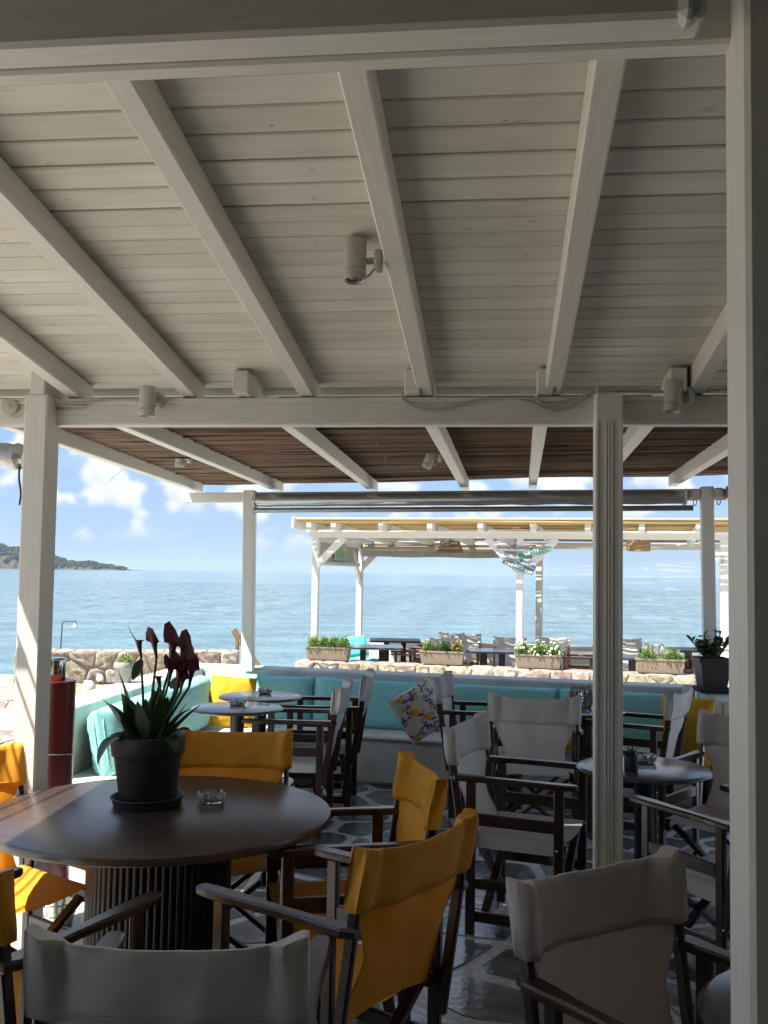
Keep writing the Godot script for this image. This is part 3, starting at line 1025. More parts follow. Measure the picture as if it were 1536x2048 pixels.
func build_shade_canes() -> void:
	# open cane shade past the roof's left edge: it stripes the post and the chair beside it
	var t := thing("cane_shade", "open shade of thin canes on poles along the boarded roof's outer edge", "shade")
	var st := mb()
	var x := -2.36
	while x < -3.75 * 1.0 + 0.0 or x > -3.75:
		if x < -3.75: break
		var y := 2.30
		var dx := rng.randf_range(-0.10, 0.10)
		tube(st, [Vector3(x + dx, y, 0.0), Vector3(x - dx, y + 0.01, -3.9)], 0.0065, 5, false)
		x -= rng.randf_range(0.05, 0.11)
	var o := obj("canes", st, M.reed_gold, t)
	o.set_meta("kind", "stuff")
	for z in [-3.4, -1.6, -0.1]:
		st = mb(true)
		tube(st, [Vector3(-2.3, 2.27, z), Vector3(-3.8, 2.27, z)], 0.018, 8)
		obj("pole", st, M.white_x, t)

func build_house() -> void:
	# unseen taverna behind the camera; its left return is added to cut light
	var t := thing("taverna_shade_wall", "unseen plastered taverna wall behind the tables, its left return added to block light", "building")
	var st := mb()
	cbox(st, Vector3(0.6, 1.7, 2.5), Vector3(6.6, 3.7, 0.25), 0.01)
	cbox(st, Vector3(3.5, 1.6, -0.6), Vector3(0.25, 3.4, 6.0), 0.01)
	cbox(st, Vector3(-2.42, 1.7, 0.95), Vector3(0.22, 3.7, 2.9), 0.01)  # added left return, darkens the faces turned to the camera
	obj("wall", st, M.house, t)

func build_bench() -> void:
	var t := thing("bench_wall", "low sage-white plastered wall with built-in bench in an L around the corner", "bench")
	var st := mb()
	var u := (WB - WA).normalized()
	u.y = 0
	var n := Vector3(u.z, 0, -u.x)      # outward, to the sea
	if n.z > 0: n = -n
	var yaw := Basis(u, Vector3.UP, -n)
	var L := WA.distance_to(WB)
	# back wall
	cbox(st, WA + u * (L * 0.5 - 0.12) + n * 0.13 - Vector3.UP * 0.38, Vector3(L + 0.26, 0.76, 0.26), 0.012, yaw)
	obj("back_wall", st, M.wall_paint, t)
	st = mb()
	var lz := -5.55
	cbox(st, Vector3(WA.x - 0.12, 0.378, (lz + WA.z) * 0.5 + 0.0), Vector3(0.24, 0.756, lz - WA.z), 0.012)
	obj("side_wall", st, M.wall_paint, t)
	# seats
	st = mb()
	cbox(st, WA + u * (L * 0.5 + 0.35) - n * 0.29 - Vector3.UP * 0.593, Vector3(L - 0.64, 0.334, 0.575), 0.03, yaw)
	obj("bench_base", st, M.plaster, t)
	st = mb()
	cbox(st, Vector3(WA.x + 0.30, 0.166, (lz + WA.z) * 0.5 + 0.03), Vector3(0.595, 0.332, lz - WA.z - 0.06), 0.03)
	obj("bench_base", st, M.plaster, t)
	st = mb()
	cbox(st, WA + u * (L * 0.5 + 0.35) - n * 0.295 - Vector3.UP * 0.412, Vector3(L - 0.62, 0.028, 0.60), 0.012, yaw)
	obj("seat_slab", st, M.plaster, t)
	st = mb()
	cbox(st, Vector3(WA.x + 0.31, 0.346, (lz + WA.z) * 0.5 + 0.03), Vector3(0.62, 0.028, lz - WA.z - 0.05), 0.012)
	obj("seat_slab", st, M.plaster, t)
	# stub that carries the square pot
	var e := on_y(1425, 1402, 0.76)
	var p := thing("wall_pier", "short grey-white wall end under the square brown pot", "wall", Vector3(0, 0, 0))
	st = mb()
	cbox(st, Vector3(WB.x + 0.27, 0.38, (e.z + WB.z) * 0.5 + 0.02), Vector3(0.5, 0.775, absf(e.z - WB.z) + 0.1), 0.012)
	obj("pier", st, M.wall_paint, p)

# ---------------------------------------------------------------- soft furnishings
func pillow_mesh(w: float, h: float, d: float, puff: float, seed_: int, n := 18) -> ArrayMesh:
	# stuffed cushion in the xy plane, z = thickness; puff 0 = boxy, 1 = knife-edge
	var ns := FastNoiseLite.new()
	ns.seed = seed_; ns.frequency = 2.4
	var st := mb(true)
	with_uv = true
	for s in [1.0, -1.0]:
		var rows := []
		for j in n + 1:
			var row := []
			for i in n + 1:
				var a := i * 2.0 / n - 1.0
				var b := j * 2.0 / n - 1.0
				var u := sin(a * PI / 2) * 0.55 + a * 0.45
				var v := sin(b * PI / 2) * 0.55 + b * 0.45
				var e: float = pow(max(0.0, 1.0 - pow(absf(u), 2.0 + 7.0 * (1 - puff))), 0.5) * pow(max(0.0, 1.0 - pow(absf(v), 2.0 + 7.0 * (1 - puff))), 0.5)
				var pull := 1.0 - 0.07 * puff * (1.0 - absf(u * v)) * (u * u + v * v) * 0.8
				var wob := ns.get_noise_3d(u * 1.2, v * 1.2, s) * 0.12 + ns.get_noise_3d(u * 3.0, v * 3.0, s * 2) * 0.05
				var base: float = (1.0 - puff) * 0.42
				row.append(Vector3(u * w * 0.5 * pull, v * h * 0.5 * pull + wob * 0.015, s * d * 0.5 * (e * (1.0 - base * 0.0) + wob * e)))
			rows.append(row)
		grid(st, rows, false, s < 0)
	with_uv = false
	st.generate_normals()
	return st.commit()
func cushion(called: String, label: String, m: Material, c: Vector3, bs: Basis, w: float, h: float, d: float, puff: float, seed_: int, group := "") -> void:
	var t := thing(called, label, "cushion" if called == "bench_cushion" else "pillow", c, 0, group)
	t.basis = bs
	put("cover", pillow_mesh(w, h, d, puff, seed_), m, t)
	var st := mb(true)
	if called == "bench_cushion":
		for s in [-1.0, 1.0]:
			var pts := []
			for k in 41:
				var a := TAU * k / 40.0
				var q := Vector2(cos(a), sin(a))
				q /= pow(pow(absf(q.x), 9) + pow(absf(q.y), 9), 1.0 / 9)
				pts.append(Vector3(q.x * w * 0.488, q.y * h * 0.482, s * d * 0.13))
			tube(st, pts, 0.005, 5, false)
		obj("piping", st, M.aqua, t)

func build_cushions() -> void:
	var u := (WB - WA).normalized()
	u.y = 0
	var n := Vector3(u.z, 0, -u.x)
	if n.z > 0: n = -n
	var lean := Basis(u, 0.0)
	var back := Basis(u, Vector3.UP, -n)
	var tilt := back * Basis(Vector3.RIGHT, -0.16)
	var labels := ["sunlit aqua diamond-print back cushion behind the yellow corner pillow", "aqua diamond-print back cushion behind the two white chairs", "aqua diamond-print back cushion right of the lemon pillow", "aqua diamond-print back cushion by the wicker lantern and square pot"]
	var spans := [[408, 626], [629, 872], [880, 1113], [1117, 1384]]
	for k in 4:
		var a := on_v(spans[k][0], 1400, WA, WB) - n * 0.13
		var b := on_v(spans[k][1], 1400, WA, WB) - n * 0.13
		a = on_v(spans[k][0], 1400, WA - n * 0.15, WB - n * 0.15)
		b = on_v(spans[k][1], 1400, WA - n * 0.15, WB - n * 0.15)
		var c := (a + b) * 0.5
		c.y = 0.535
		cushion("bench_cushion", labels[k], M.aqua, c, tilt * Basis(Vector3.BACK, rng.randf_range(-0.012, 0.012)), a.distance_to(b) * 1.01, 0.385, 0.21, 0.22, 200 + k, "aqua cushions along the bench")
	# against the side wall
	var sb := Basis(Vector3.BACK, Vector3.UP, Vector3.LEFT) * Basis(Vector3.RIGHT, 0.17)
	cushion("bench_cushion", "sunlit aqua diamond-print cushion at the open end of the side bench", M.aqua, Vector3(WA.x + 0.17, 0.545, -6.19), sb, 1.02, 0.40, 0.23, 0.2, 210, "aqua cushions along the bench")
	cushion("bench_cushion", "aqua diamond-print cushion on the side bench next to the corner", M.aqua, Vector3(WA.x + 0.16, 0.545, -7.27), sb, 1.08, 0.395, 0.22, 0.22, 211, "aqua cushions along the bench")
	# scatter pillows
	var p := at_d(464, 1416, 7.75)
	cushion("scatter_pillow", "plain bright yellow pillow in the sunny corner of the bench", M.yellow_pillow, Vector3(p.x, 0.555, p.z), Basis(Vector3.UP, 0.35) * Basis(Vector3.RIGHT, -0.3) * Basis(Vector3.BACK, -0.1), 0.36, 0.40, 0.14, 0.9, 220)
	p = at_d(842, 1420, 7.12)
	cushion("scatter_pillow", "lemon and blue leaf print pillow standing on its corner on the bench", M.lemon, Vector3(p.x, 0.598, p.z), Basis(Vector3.UP, 0.25) * Basis(Vector3.RIGHT, -0.32) * Basis(Vector3.BACK, 0.53), 0.36, 0.36, 0.15, 0.9, 221)
	p = at_d(1372, 1448, 6.55)
	cushion("scatter_pillow", "plain yellow pillow upright against the bench's end wall", M.yellow_pillow, Vector3(p.x, 0.575, p.z), Basis(Vector3.UP, -0.9) * Basis(Vector3.RIGHT, -0.1), 0.42, 0.44, 0.15, 0.7, 222)
	p = at_d(1158, 1478, 6.95)
	cushion("scatter_pillow", "plain yellow pillow lying on the bench behind the wicker lantern's table", M.yellow_pillow, Vector3(p.x, 0.53, p.z), Basis(Vector3.UP, -0.2) * Basis(Vector3.RIGHT, -0.35), 0.40, 0.36, 0.14, 0.8, 223)

# ---------------------------------------------------------------- director chair
func arm_outline(s: float) -> PackedVector2Array:
	var out := PackedVector2Array()
	var zs := [-0.275, -0.262, -0.22, -0.14, -0.06, 0.06, 0.14, 0.20, 0.26, 0.266, 0.295]
	var inn := [0.014, 0.022, 0.027, 0.026, 0.022, 0.018, 0.020, 0.026, 0.028, 0.022, 0.012]
	for k in zs.size(): out.append(Vector2(s * (0.250 - inn[k]), zs[k]))
	for k in range(zs.size() - 1, -1, -1): out.append(Vector2(s * (0.250 + inn[k] * 1.05), zs[k]))
	return out
func make_chair(label: String, cloth: Material, wood: Material, sag_seed: int) -> Node3D:
	var t := thing("director_chair", label, "chair")
	var st: SurfaceTool
	var X := 0.244
	for s in [-1.0, 1.0]:
		for z in [-0.195, 0.195]:
			st = mb()
			bar(st, Vector3(s * X, 0, z), Vector3(s * X, 0.664, z), 0.042, 0.024, 0.005, Vector3.RIGHT)
			obj("leg", st, wood, t)
		st = mb()
		prism(st, arm_outline(s), 0.662, 0.687, 0.006)
		obj("armrest", st, wood, t)
		for e in [[0.50, 0.052], [0.225, 0.045]]:
			st = mb()
			bar(st, Vector3(s * X, e[0], -0.176), Vector3(s * X, e[0], 0.176), 0.020, e[1], 0.004)
			obj("side_rail", st, wood, t)
		st = mb()
		bar(st, Vector3(s * 0.211, 0.405, -0.22), Vector3(s * 0.211, 0.405, 0.215), 0.026, 0.05, 0.006)
		obj("seat_bar", st, wood, t)
		st = mb()
		bar(st, Vector3(s * 0.219, 0.075, -0.21), Vector3(s * 0.219, 0.075, 0.21), 0.02, 0.045, 0.004)
		obj("foot_bar", st, wood, t)
		for z in [-0.165, 0.155]:
			st = mb()
			bar(st, Vector3(s * 0.211, 0.40, z + s * 0.012), Vector3(-s * 0.219, 0.06, z + s * 0.012), 0.040, 0.020, 0.004, Vector3(s, 1, 0))
			obj("cross_leg", st, wood, t)
		st = mb()
		bar(st, Vector3(s * 0.244, 0.30, 0.155 + 0.062), Vector3(s * 0.244, 0.868, 0.302), 0.020, 0.034, 0.005)
		obj("back_upright", st, wood, t)
	var zl := func(y: float) -> float: return 0.217 + (y - 0.30) * (0.085 / 0.572)
	var ns := FastNoiseLite.new()
	ns.seed = sag_seed; ns.frequency = 3.0
	# the cloth's own surface between the uprights
	var bz := func(x: float, y: float) -> float: return zl.call(y) + 0.034 * (1 - pow(min(1.0, absf(x) / 0.226), 3)) + ns.get_noise_2d(x * 2.6, y * 2.0) * 0.014 * (1 - pow(min(1.0, absf(x) / 0.226), 2))
	# sleeve across the top: a flattened closed tube round both uprights
	var rows := []
	for i in 31:
		var u := i / 15.0 - 1.0
		u = signf(u) * pow(absf(u), 0.8)
		var row := []
		for k in 20:
			var q := TAU * k / 20.0
			var yy := 0.803 + 0.082 * clampf(sin(q) * 1.3, -1, 1)
			var endf: float = smoothstep(0.70, 0.86, absf(u))
			var thick: float = lerpf(0.0045, 0.031, endf) * (1.0 - 0.25 * smoothstep(0.95, 1.0, absf(u)))
			var dip := 0.018 * (1 - pow(absf(u), 2.6)) * smoothstep(0.78, 0.89, yy)
			var rise := 0.007 * smoothstep(0.82, 1.0, absf(u))
			var crease: float = 0.0065 * sin(u * 26.0 + yy * 22.0 + sag_seed) * smoothstep(0.45, 0.8, absf(u)) * smoothstep(0.74, 0.87, yy)
			row.append(Vector3(u * 0.266, yy - dip + rise, bz.call(u * 0.266, yy) + crease + signf(cos(q)) * pow(absf(cos(q)), 0.4) * thick))
		rows.append(row)
	st = mb(true)
	grid(st, rows, true)
	for e in [0, 30]:
		var cc := Vector3.ZERO
		for q in rows[e]: cc += q
		cc /= 20.0
		for k in 20: tri(st, rows[e][k], rows[e][(k + 1) % 20], cc)
	obj("back_band", st, cloth, t)
	for sd in [-1.0, 1.0]:                        # stitched hem of the sleeve
		var sm := []
		for i in 25:
			var x := (i / 12.0 - 1.0) * 0.222
			sm.append(Vector3(x, 0.737, bz.call(x, 0.737) + sd * lerpf(0.006, 0.02, smoothstep(0.17, 0.222, absf(x)))))
		st = mb(true)
		tube(st, sm, 0.0016, 5)
		obj("seam", st, cloth, t)
	# lower back: waisted panel running down to the seat
	rows = []
	for j in 19:
		var v := j / 18.0
		var y := lerpf(0.75, 0.418, v)
		var hw: float = 0.232 - 0.060 * smoothstep(0.05, 0.55, v) + 0.028 * smoothstep(0.6, 1.0, v)
		var row := []
		for i in 15:
			var x := (i / 7.0 - 1.0) * hw
			var crease := 0.006 * sin(x * 42.0 + y * 30.0 + sag_seed) * smoothstep(0.1, 0.22, absf(x)) * smoothstep(0.1, 0.3, v)
			row.append(Vector3(x, y - 0.02 * v * pow(x / hw, 2), lerpf(bz.call(x, y), 0.200, pow(v, 1.7)) + crease))
		rows.append(row)
	st = mb(true)
	grid(st, rows)
	obj("back_panel", st, cloth, t)
	for i in [0, 14]:
		st = mb(true)
		var e := []
		for j in 19: e.append(rows[j][i])
		tube(st, e, 0.0028, 5)
		obj("hem", st, cloth, t)
	# seat: wraps over both bars and sags
	rows = []
	for j in 11:
		var v := j / 10.0
		var z := lerpf(-0.212, 0.20, v)
		var row := []
		for p in [[-0.229, 0.375], [-0.230, 0.415], [-0.223, 0.4335], [-0.200, 0.436], [-0.15, 0.424], [-0.075, 0.414], [0.0, 0.410], [0.075, 0.414], [0.15, 0.424], [0.200, 0.436], [0.223, 0.4335], [0.230, 0.415], [0.229, 0.375]]:
			row.append(Vector3(p[0], p[1] + ns.get_noise_2d(p[0] * 3, z * 3) * 0.006 * (1 - absf(p[0]) * 3.5), z))
		rows.append(row)
	st = mb(true)
	grid(st, rows)
	obj("seat_canvas", st, cloth, t)
	# brass screw heads
	for s in [-1.0, 1.0]:
		for q in [[0.30, 0.217], [0.405, -0.19]]:
			st = mb(true)
			lathe(st, [Vector2(0, 0.003), Vector2(0.005, 0.002), Vector2(0.006, 0)], 8, Transform3D(Basis(Vector3.FORWARD, s * PI / 2), Vector3(s * 0.256, q[0], q[1])))
			obj("screw", st, M.chrome, t)
	return t
func face(f: Vector2) -> float:
	return atan2(-f.x, -f.y)
func build_chairs() -> void:
	var white := make_chair("grey-white canvas director chair with its back to us at the big table", M.canvas_white, M.chair_wood, 5)
	white.position = Vector3(-0.64, 0, -2.17); white.rotation.y = face(Vector2(-0.10, -1))
	var yel := make_chair("yellow canvas director chair drawn up beside the grey one, arm pointing at the table", M.canvas_yellow, M.chair_wood, 9)
	yel.position = Vector3(-0.462, 0, -2.88); yel.rotation.y = face(Vector2(-0.86, -0.51))
	var rose := make_chair("beige-grey canvas director chair turned to the dark round table by the broad post", M.canvas_rose, M.chair_wood, 13)
	rose.position = Vector3(0.44, 0, -2.23); rose.rotation.y = face(Vector2(0.64, 0.77))
	for k in [white, yel]: k.set_meta("group", "chairs round the big wooden table")
	var G1 := "chairs round the big wooden table"
	for e in [
		[yel, -1.242, -2.537, 0.31, -0.95, "yellow canvas director chair whose left side leaves the frame, next to the grey one", G1],
		[yel, -0.55, -3.51, -0.95, 0.31, "yellow canvas director chair with its side to the big table, facing the calla lilies", G1],
		[yel, -1.10, -3.97, 0.12, 0.99, "yellow canvas director chair behind the calla lily pot, lit from behind", G1],
		[yel, -1.73, -3.43, 0.85, 0.50, "sunlit yellow canvas director chair striped with cane shadows by the square post", G1],
		[white, -1.366, -1.722, -0.6, 0.8, "white canvas director chair cut by the picture's edge, turned away from the table", ""],
		[white, -1.24, -6.17, -1.0, 0.03, "white canvas director chair pulled up to the nearer small bench table", "chairs at the bench tables"],
		[white, -1.17, -6.82, -1.0, 0.06, "white canvas director chair at the small bench table by the yellow corner pillow", "chairs at the bench tables"],
		[white, 0.15, -4.66, 0.96, 0.28, "white canvas director chair seen side-on beside the grooved post", "chairs at the grey table"],
		[white, 0.235, -6.15, 0.06, -1.0, "white canvas director chair with its full back showing, before the wicker lantern", "chairs at the lantern table"],
		[white, -0.06, -6.78, 0.97, 0.10, "white canvas director chair next to the lemon print pillow", "chairs at the lantern table"],
		[white, 0.84, -6.46, -0.93, -0.36, "white canvas director chair in front of the upright yellow pillow", "chairs at the lantern table"],
		[rose, 1.10, -4.97, -0.55, 0.83, "beige-grey canvas director chair in front of the wall end with the square pot", "chairs at the grey table"],
		[white, 0.913, -4.13, -0.56, -0.83, "white canvas director chair half hidden by the broad post at the succulent's table", "chairs at the grey table"]]:
		dup(e[0], Vector3(e[1], 0, e[2]), face(Vector2(e[3], e[4])), e[5], e[6])

# ---------------------------------------------------------------- tables
func bistro_table(label: String, at: Vector3, r: float, group := "") -> Node3D:
	var t := thing("round_table", label, "table", at, 0, group)
	var st := mb(true)
	lathe(st, sharp([Vector2(0, 0.70), Vector2(r - 0.02, 0.70), Vector2(r, 0.706), Vector2(r, 0.712), Vector2(r - 0.012, 0.72), Vector2(0, 0.72)]), 64)
	obj("tabletop", st, M.table_grey, t)
	st = mb(true)
	lathe(st, sharp([Vector2(0, 0.0), Vector2(0.19, 0.0), Vector2(0.19, 0.012), Vector2(0.05, 0.03), Vector2(0.043, 0.05), Vector2(0.043, 0.69), Vector2(0.10, 0.70), Vector2(0, 0.70)]), 32)
	obj("pedestal", st, M.black_metal, t)
	return t
func big_table() -> void:
	var t := thing("big_round_table", "large round dark wood table on a fluted drum, carrying the calla lilies", "table", Vector3(-1.175, 0, -3.49))
	var st := mb(true)
	var r := 0.60
	lathe(st, sharp([Vector2(0, 0.690), Vector2(r - 0.004, 0.690), Vector2(r, 0.694), Vector2(r, 0.716), Vector2(r - 0.004, 0.72), Vector2(0, 0.72)]), 96)
	obj("tabletop", st, M.table_wood, t)
	var drum := mb()
	var N := 64
	lathe(drum, [Vector2(0, 0), Vector2(0.235, 0), Vector2(0.235, 0.681), Vector2(0, 0.681)], N)
	obj("drum", drum, M.table_dark, t)
	for k in N:
		var a := TAU * k / N
		st = mb(true)
		tube(st, [Vector3(cos(a) * 0.24, 0.004, sin(a) * 0.24), Vector3(cos(a) * 0.24, 0.68, sin(a) * 0.24)], 0.0115, 6, false)
		obj("flute", st, M.table_dark, t)
func ashtray(label: String, at: Vector3, turn: float) -> void:
	# heavy pressed-glass ashtray: rounded square with four notches
	var t := thing("ashtray", label, "ashtray", at, turn, "glass ashtrays")
	var st := mb(true)
	var n := 64
	var prof := [[0.0, 0.0], [0.036, 0.0], [0.042, 0.004], [0.048, 0.026], [0.048, 0.034], [0.045, 0.036], [0.041, 0.034], [0.036, 0.012], [0.030, 0.009], [0.0, 0.009]]
	var rows := []
	for p in prof:
		var row := []
		for k in n:
			var a := TAU * k / n
			var sq := 1.0 / pow(pow(absf(cos(a)), 5) + pow(absf(sin(a)), 5), 0.2)
			var f: float = lerpf(1.0, sq, 0.85)
			var facet := 1.0 + 0.02 * signf(sin(a * 16)) * (1.0 if p[1] > 0.003 and p[1] < 0.03 and p[0] > 0.04 else 0.0)
			var notch: float = exp(-pow(fposmod(a + PI / 4, PI / 2) - PI / 4, 2) / 0.022)
			row.append(Vector3(cos(a) * p[0] * f * facet, p[1] - (0.011 * notch if p[1] > 0.03 else 0.0), sin(a) * p[0] * f * facet))
		rows.append(row)
	grid(st, rows, true)
	obj("glass_dish", st, M.glass, t)

func build_tables() -> void:
	big_table()
	var a := on_y(521, 1391, 0.72)
	bistro_table("small round grey table in the bench corner, nearer the yellow pillow", Vector3(a.x, 0, a.z), 0.285, "small round grey tables")
	ashtray("glass ashtray on the corner bench table", on_y(530, 1387, 0.72), 0.3)
	a = on_y(475, 1414, 0.72)
	bistro_table("small round grey table just beyond the backlit yellow chair", Vector3(a.x, 0, a.z), 0.288, "small round grey tables")
	ashtray("glass ashtray on the nearer bench table", on_y(475, 1410, 0.72), 0.9)
	a = on_y(1158, 1418, 0.72)
	bistro_table("small round grey table carrying the wicker lantern", Vector3(a.x, 0, a.z), 0.288, "small round grey tables")
	a = on_y(1288, 1534, 0.72)
	bistro_table("round grey table with a small succulent and an ashtray", Vector3(a.x, 0, a.z), 0.30, "small round grey tables")
	ashtray("glass ashtray beside the small succulent", on_y(1290, 1524, 0.72), 0.2)
	bistro_table("dark round table behind the broad post, beside the beige-grey chair", Vector3(0.735, 0, -2.08), 0.33, "small round grey tables")
	ashtray("glass ashtray next to the calla lily pot on the big table", on_y(423, 1604, 0.72), 0.45)

# ---------------------------------------------------------------- plants
func calla(at: Vector3) -> void:
	var t := thing("calla_lily_pot", "dark red calla lilies in a charcoal pot on a saucer, on the big table", "potted plant", at)
	t.rotation.z = 0.02
	var st := mb(true)
	lathe(st, sharp([Vector2(0, 0.004), Vector2(0.112, 0.004), Vector2(0.118, 0.0), Vector2(0.121, 0.004), Vector2(0.128, 0.026), Vector2(0.134, 0.030), Vector2(0.131, 0.034), Vector2(0.124, 0.032), Vector2(0.118, 0.010), Vector2(0, 0.010)]), 64)
	obj("saucer", st, M.charcoal, t)
	st = mb(true)
	lathe(st, sharp([Vector2(0, 0.011), Vector2(0.096, 0.011), Vector2(0.099, 0.014), Vector2(0.121, 0.176), Vector2(0.129, 0.180), Vector2(0.137, 0.246), Vector2(0.135, 0.250), Vector2(0.124, 0.250), Vector2(0.120, 0.246), Vector2(0.112, 0.21), Vector2(0, 0.21)], 0.002), 64)
	obj("pot", st, M.charcoal, t)
	st = mb(true)
	lathe(st, [Vector2(0, 0.222), Vector2(0.08, 0.219), Vector2(0.114, 0.214)], 24)
	obj("soil", st, M.soil, t)
	# flowers: pixel of the bloom, lean, size
	var s := 3.66 / F
	var flowers := [[275, 1285, 0.0, 1.0, -0.3], [309, 1287, 0.01, 1.0, -0.6], [345, 1290, 0.0, 1.35, 0.4], [361, 1298, -0.03, 1.1, 0.7], [375, 1322, 0.02, 1.05, 0.6], [366, 1340, 0.04, 1.1, 0.2], [380, 1345, -0.02, 1.0, 0.9], [322, 1355, 0.03, 0.85, -0.4], [350, 1338, 0.05, 0.9, 0.1], [374, 1358, 0.05, 0.8, 0.5]]
	for f in flowers:
		var top := Vector3((f[0] - 296) * s, 0.72 + (1606 - f[1]) * s * 0.995 - 0.72, f[2])
		var base := Vector3(clampf(top.x * 0.35, -0.04, 0.05) + rng.randf_range(-0.015, 0.015), 0.21, f[2] * 0.6 + rng.randf_range(-0.02, 0.02))
		var neck := top + Vector3(-0.008 * signf(f[4]), -0.055 * f[3], 0)
		st = mb(true)
		var mid := base.lerp(neck, 0.5) + Vector3(-(neck.x - base.x) * 0.12, 0, rng.randf_range(-0.01, 0.01))
		var line := spline([base, base.lerp(mid, 0.5) + Vector3(0, 0.01, 0), mid, neck], 5)
		var rr := []
		for k in line.size(): rr.append(lerpf(0.0068, 0.0042, float(k) / line.size()))
		tube(st, line, rr, 8)
		var stem := obj("stem", st, M.stem, t)
		# spathe: rolled funnel with a pointed, curling lip
		st = mb(true)
		var rows := []
		var h: float = 0.072 * f[3]
		var turn: float = f[4] * 2.0 + rng.randf_range(-0.4, 0.4)
		for j in 9:
			var v := j / 8.0
			var row := []
			for i in 15:
				var a := i / 14.0 * TAU * 1.04 + turn
				var lip: float = pow(max(0.0, cos(a - turn - PI)), 3.0)
				var r: float = (0.0052 + 0.010 * pow(v, 1.6) + 0.011 * smoothstep(0.72, 1.0, v)) * f[3]
				var y: float = h * v + lip * 0.046 * f[3] * v * v * v - 0.012 * f[3] * smoothstep(0.8, 1.0, v) * (1 - lip)
				r += lip * 0.012 * v * v * f[3]
				row.append(neck + Vector3(cos(a) * r, y, sin(a) * r) + Vector3(signf(f[4]) * 0.012 * v, 0, 0))
			rows.append(row)
		grid(st, rows)
		obj("bloom", st, M.spathe, stem)
	# leaves
	var leaves := [[-0.03, 0.0, 105, 68, 0.20, 0.058, 1.0], [0.04, 0.0, 60, 66, 0.19, 0.052, 0.8], [-0.05, 0.03, 150, 70, 0.19, 0.062, 1.2], [0.05, -0.02, 15, 46, 0.20, 0.042, 0.2], [0.05, 0.03, 30, 40, 0.15, 0.062, 1.0], [-0.04, 0.07, 120, 34, 0.17, 0.05, 3.2], [0.07, 0.06, 50, 44, 0.12, 0.05, 3.0], [0.0, -0.04, 260, 70, 0.18, 0.06, 0.8], [0.02, 0.05, 110, 74, 0.16, 0.055, 0.9], [-0.03, -0.02, 172, 76, 0.26, 0.05, 0.7], [0.06, 0.0, 8, 64, 0.15, 0.055, 1.0], [0.03, 0.05, 45, 70, 0.17, 0.045, 0.6], [-0.04, 0.02, 140, 78, 0.18, 0.055, 0.8], [0.0, 0.02, 80, 82, 0.15, 0.05, 0.5], [-0.02, 0.06, 190, 70, 0.13, 0.05, 1.0], [0.05, -0.03, -8, 70, 0.15, 0.055, 1.0], [-0.06, 0.0, 178, 66, 0.15, 0.06, 0.7], [0.0, 0.0, 20, 80, 0.22, 0.045, 0.5], [0.03, -0.02, 330, 74, 0.2, 0.05, 0.7]]
	for l in leaves:
		var a := deg_to_rad(l[2])
		var e := deg_to_rad(l[3])
		var dir := Vector3(cos(a) * cos(e), sin(e), sin(a) * cos(e) * 0.8)
		st = mb(true)
		var b := Vector3(l[0], 0.215, l[1])
		leaf(st, b + dir * 0.03, dir, Vector3.UP if e < 1.2 else Vector3(cos(a), 0, sin(a)), l[4] * 0.95, l[5] * 1.25, l[6], 9, 0.3)
		tube(st, [b, b + dir * 0.035], 0.004, 6)
		obj("leaf", st, M.leaf_dark, t)
	for b in [[-0.115, 1345], [0.05, 1400]]:      # leaf blades high on the stems
		st = mb(true)
		var p := Vector3((282 - 296) * s if b[0] < 0 else 0.08, (1606 - 1322) * s if b[0] < 0 else 0.42, 0.005)
		leaf(st, p, Vector3(-0.4, -0.9, 0.1) if b[0] < 0 else Vector3(0.8, 0.5, 0.1), Vector3(0.3, 0.2, 1), 0.085, 0.04, 0.1, 6, 0.3)
		obj("leaf", st, M.leaf_dark, t)

func round_pot(t: Node3D, r0: float, r1: float, h: float, m: Material) -> void:
	var st := mb(true)
	lathe(st, sharp([Vector2(0, 0), Vector2(r0, 0), Vector2(lerpf(r0, r1, 0.66), h * 0.68), Vector2(lerpf(r0, r1, 0.66) + 0.008, h * 0.70), Vector2(r1, h), Vector2(r1 - 0.01, h), Vector2(r1 - 0.016, h * 0.9), Vector2(0, h * 0.9)], 0.002), 48)
	obj("pot", st, m, t)
	st = mb(true)
	lathe(st, [Vector2(0, h * 0.93), Vector2(r1 - 0.013, h * 0.91)], 16)
	obj("soil", st, M.soil, t)
func tuft(c: Vector3, rad: Vector3, count: int, size: float) -> SurfaceTool:
	# rounded clump of small leaves
	var st := mb()
	for k in count:
		var d := Vector3(rng.randfn(), rng.randfn(), rng.randfn()).normalized()
		d.y = absf(d.y) * 0.95 - 0.12
		var p := c + d * rad * rng.randf_range(0.55, 1.0) * (1.0 + 0.18 * sin(d.x * 7 + d.z * 5))
		leaf(st, p, d + Vector3(rng.randf_range(-0.6, 0.6), rng.randf_range(-0.2, 0.6), rng.randf_range(-0.6, 0.6)), Vector3(rng.randf_range(-0.5, 0.5), 1, rng.randf_range(-0.5, 0.5)), size * rng.randf_range(0.6, 1.0), size * 0.75, 0.5, 2, 0.2)
	return st
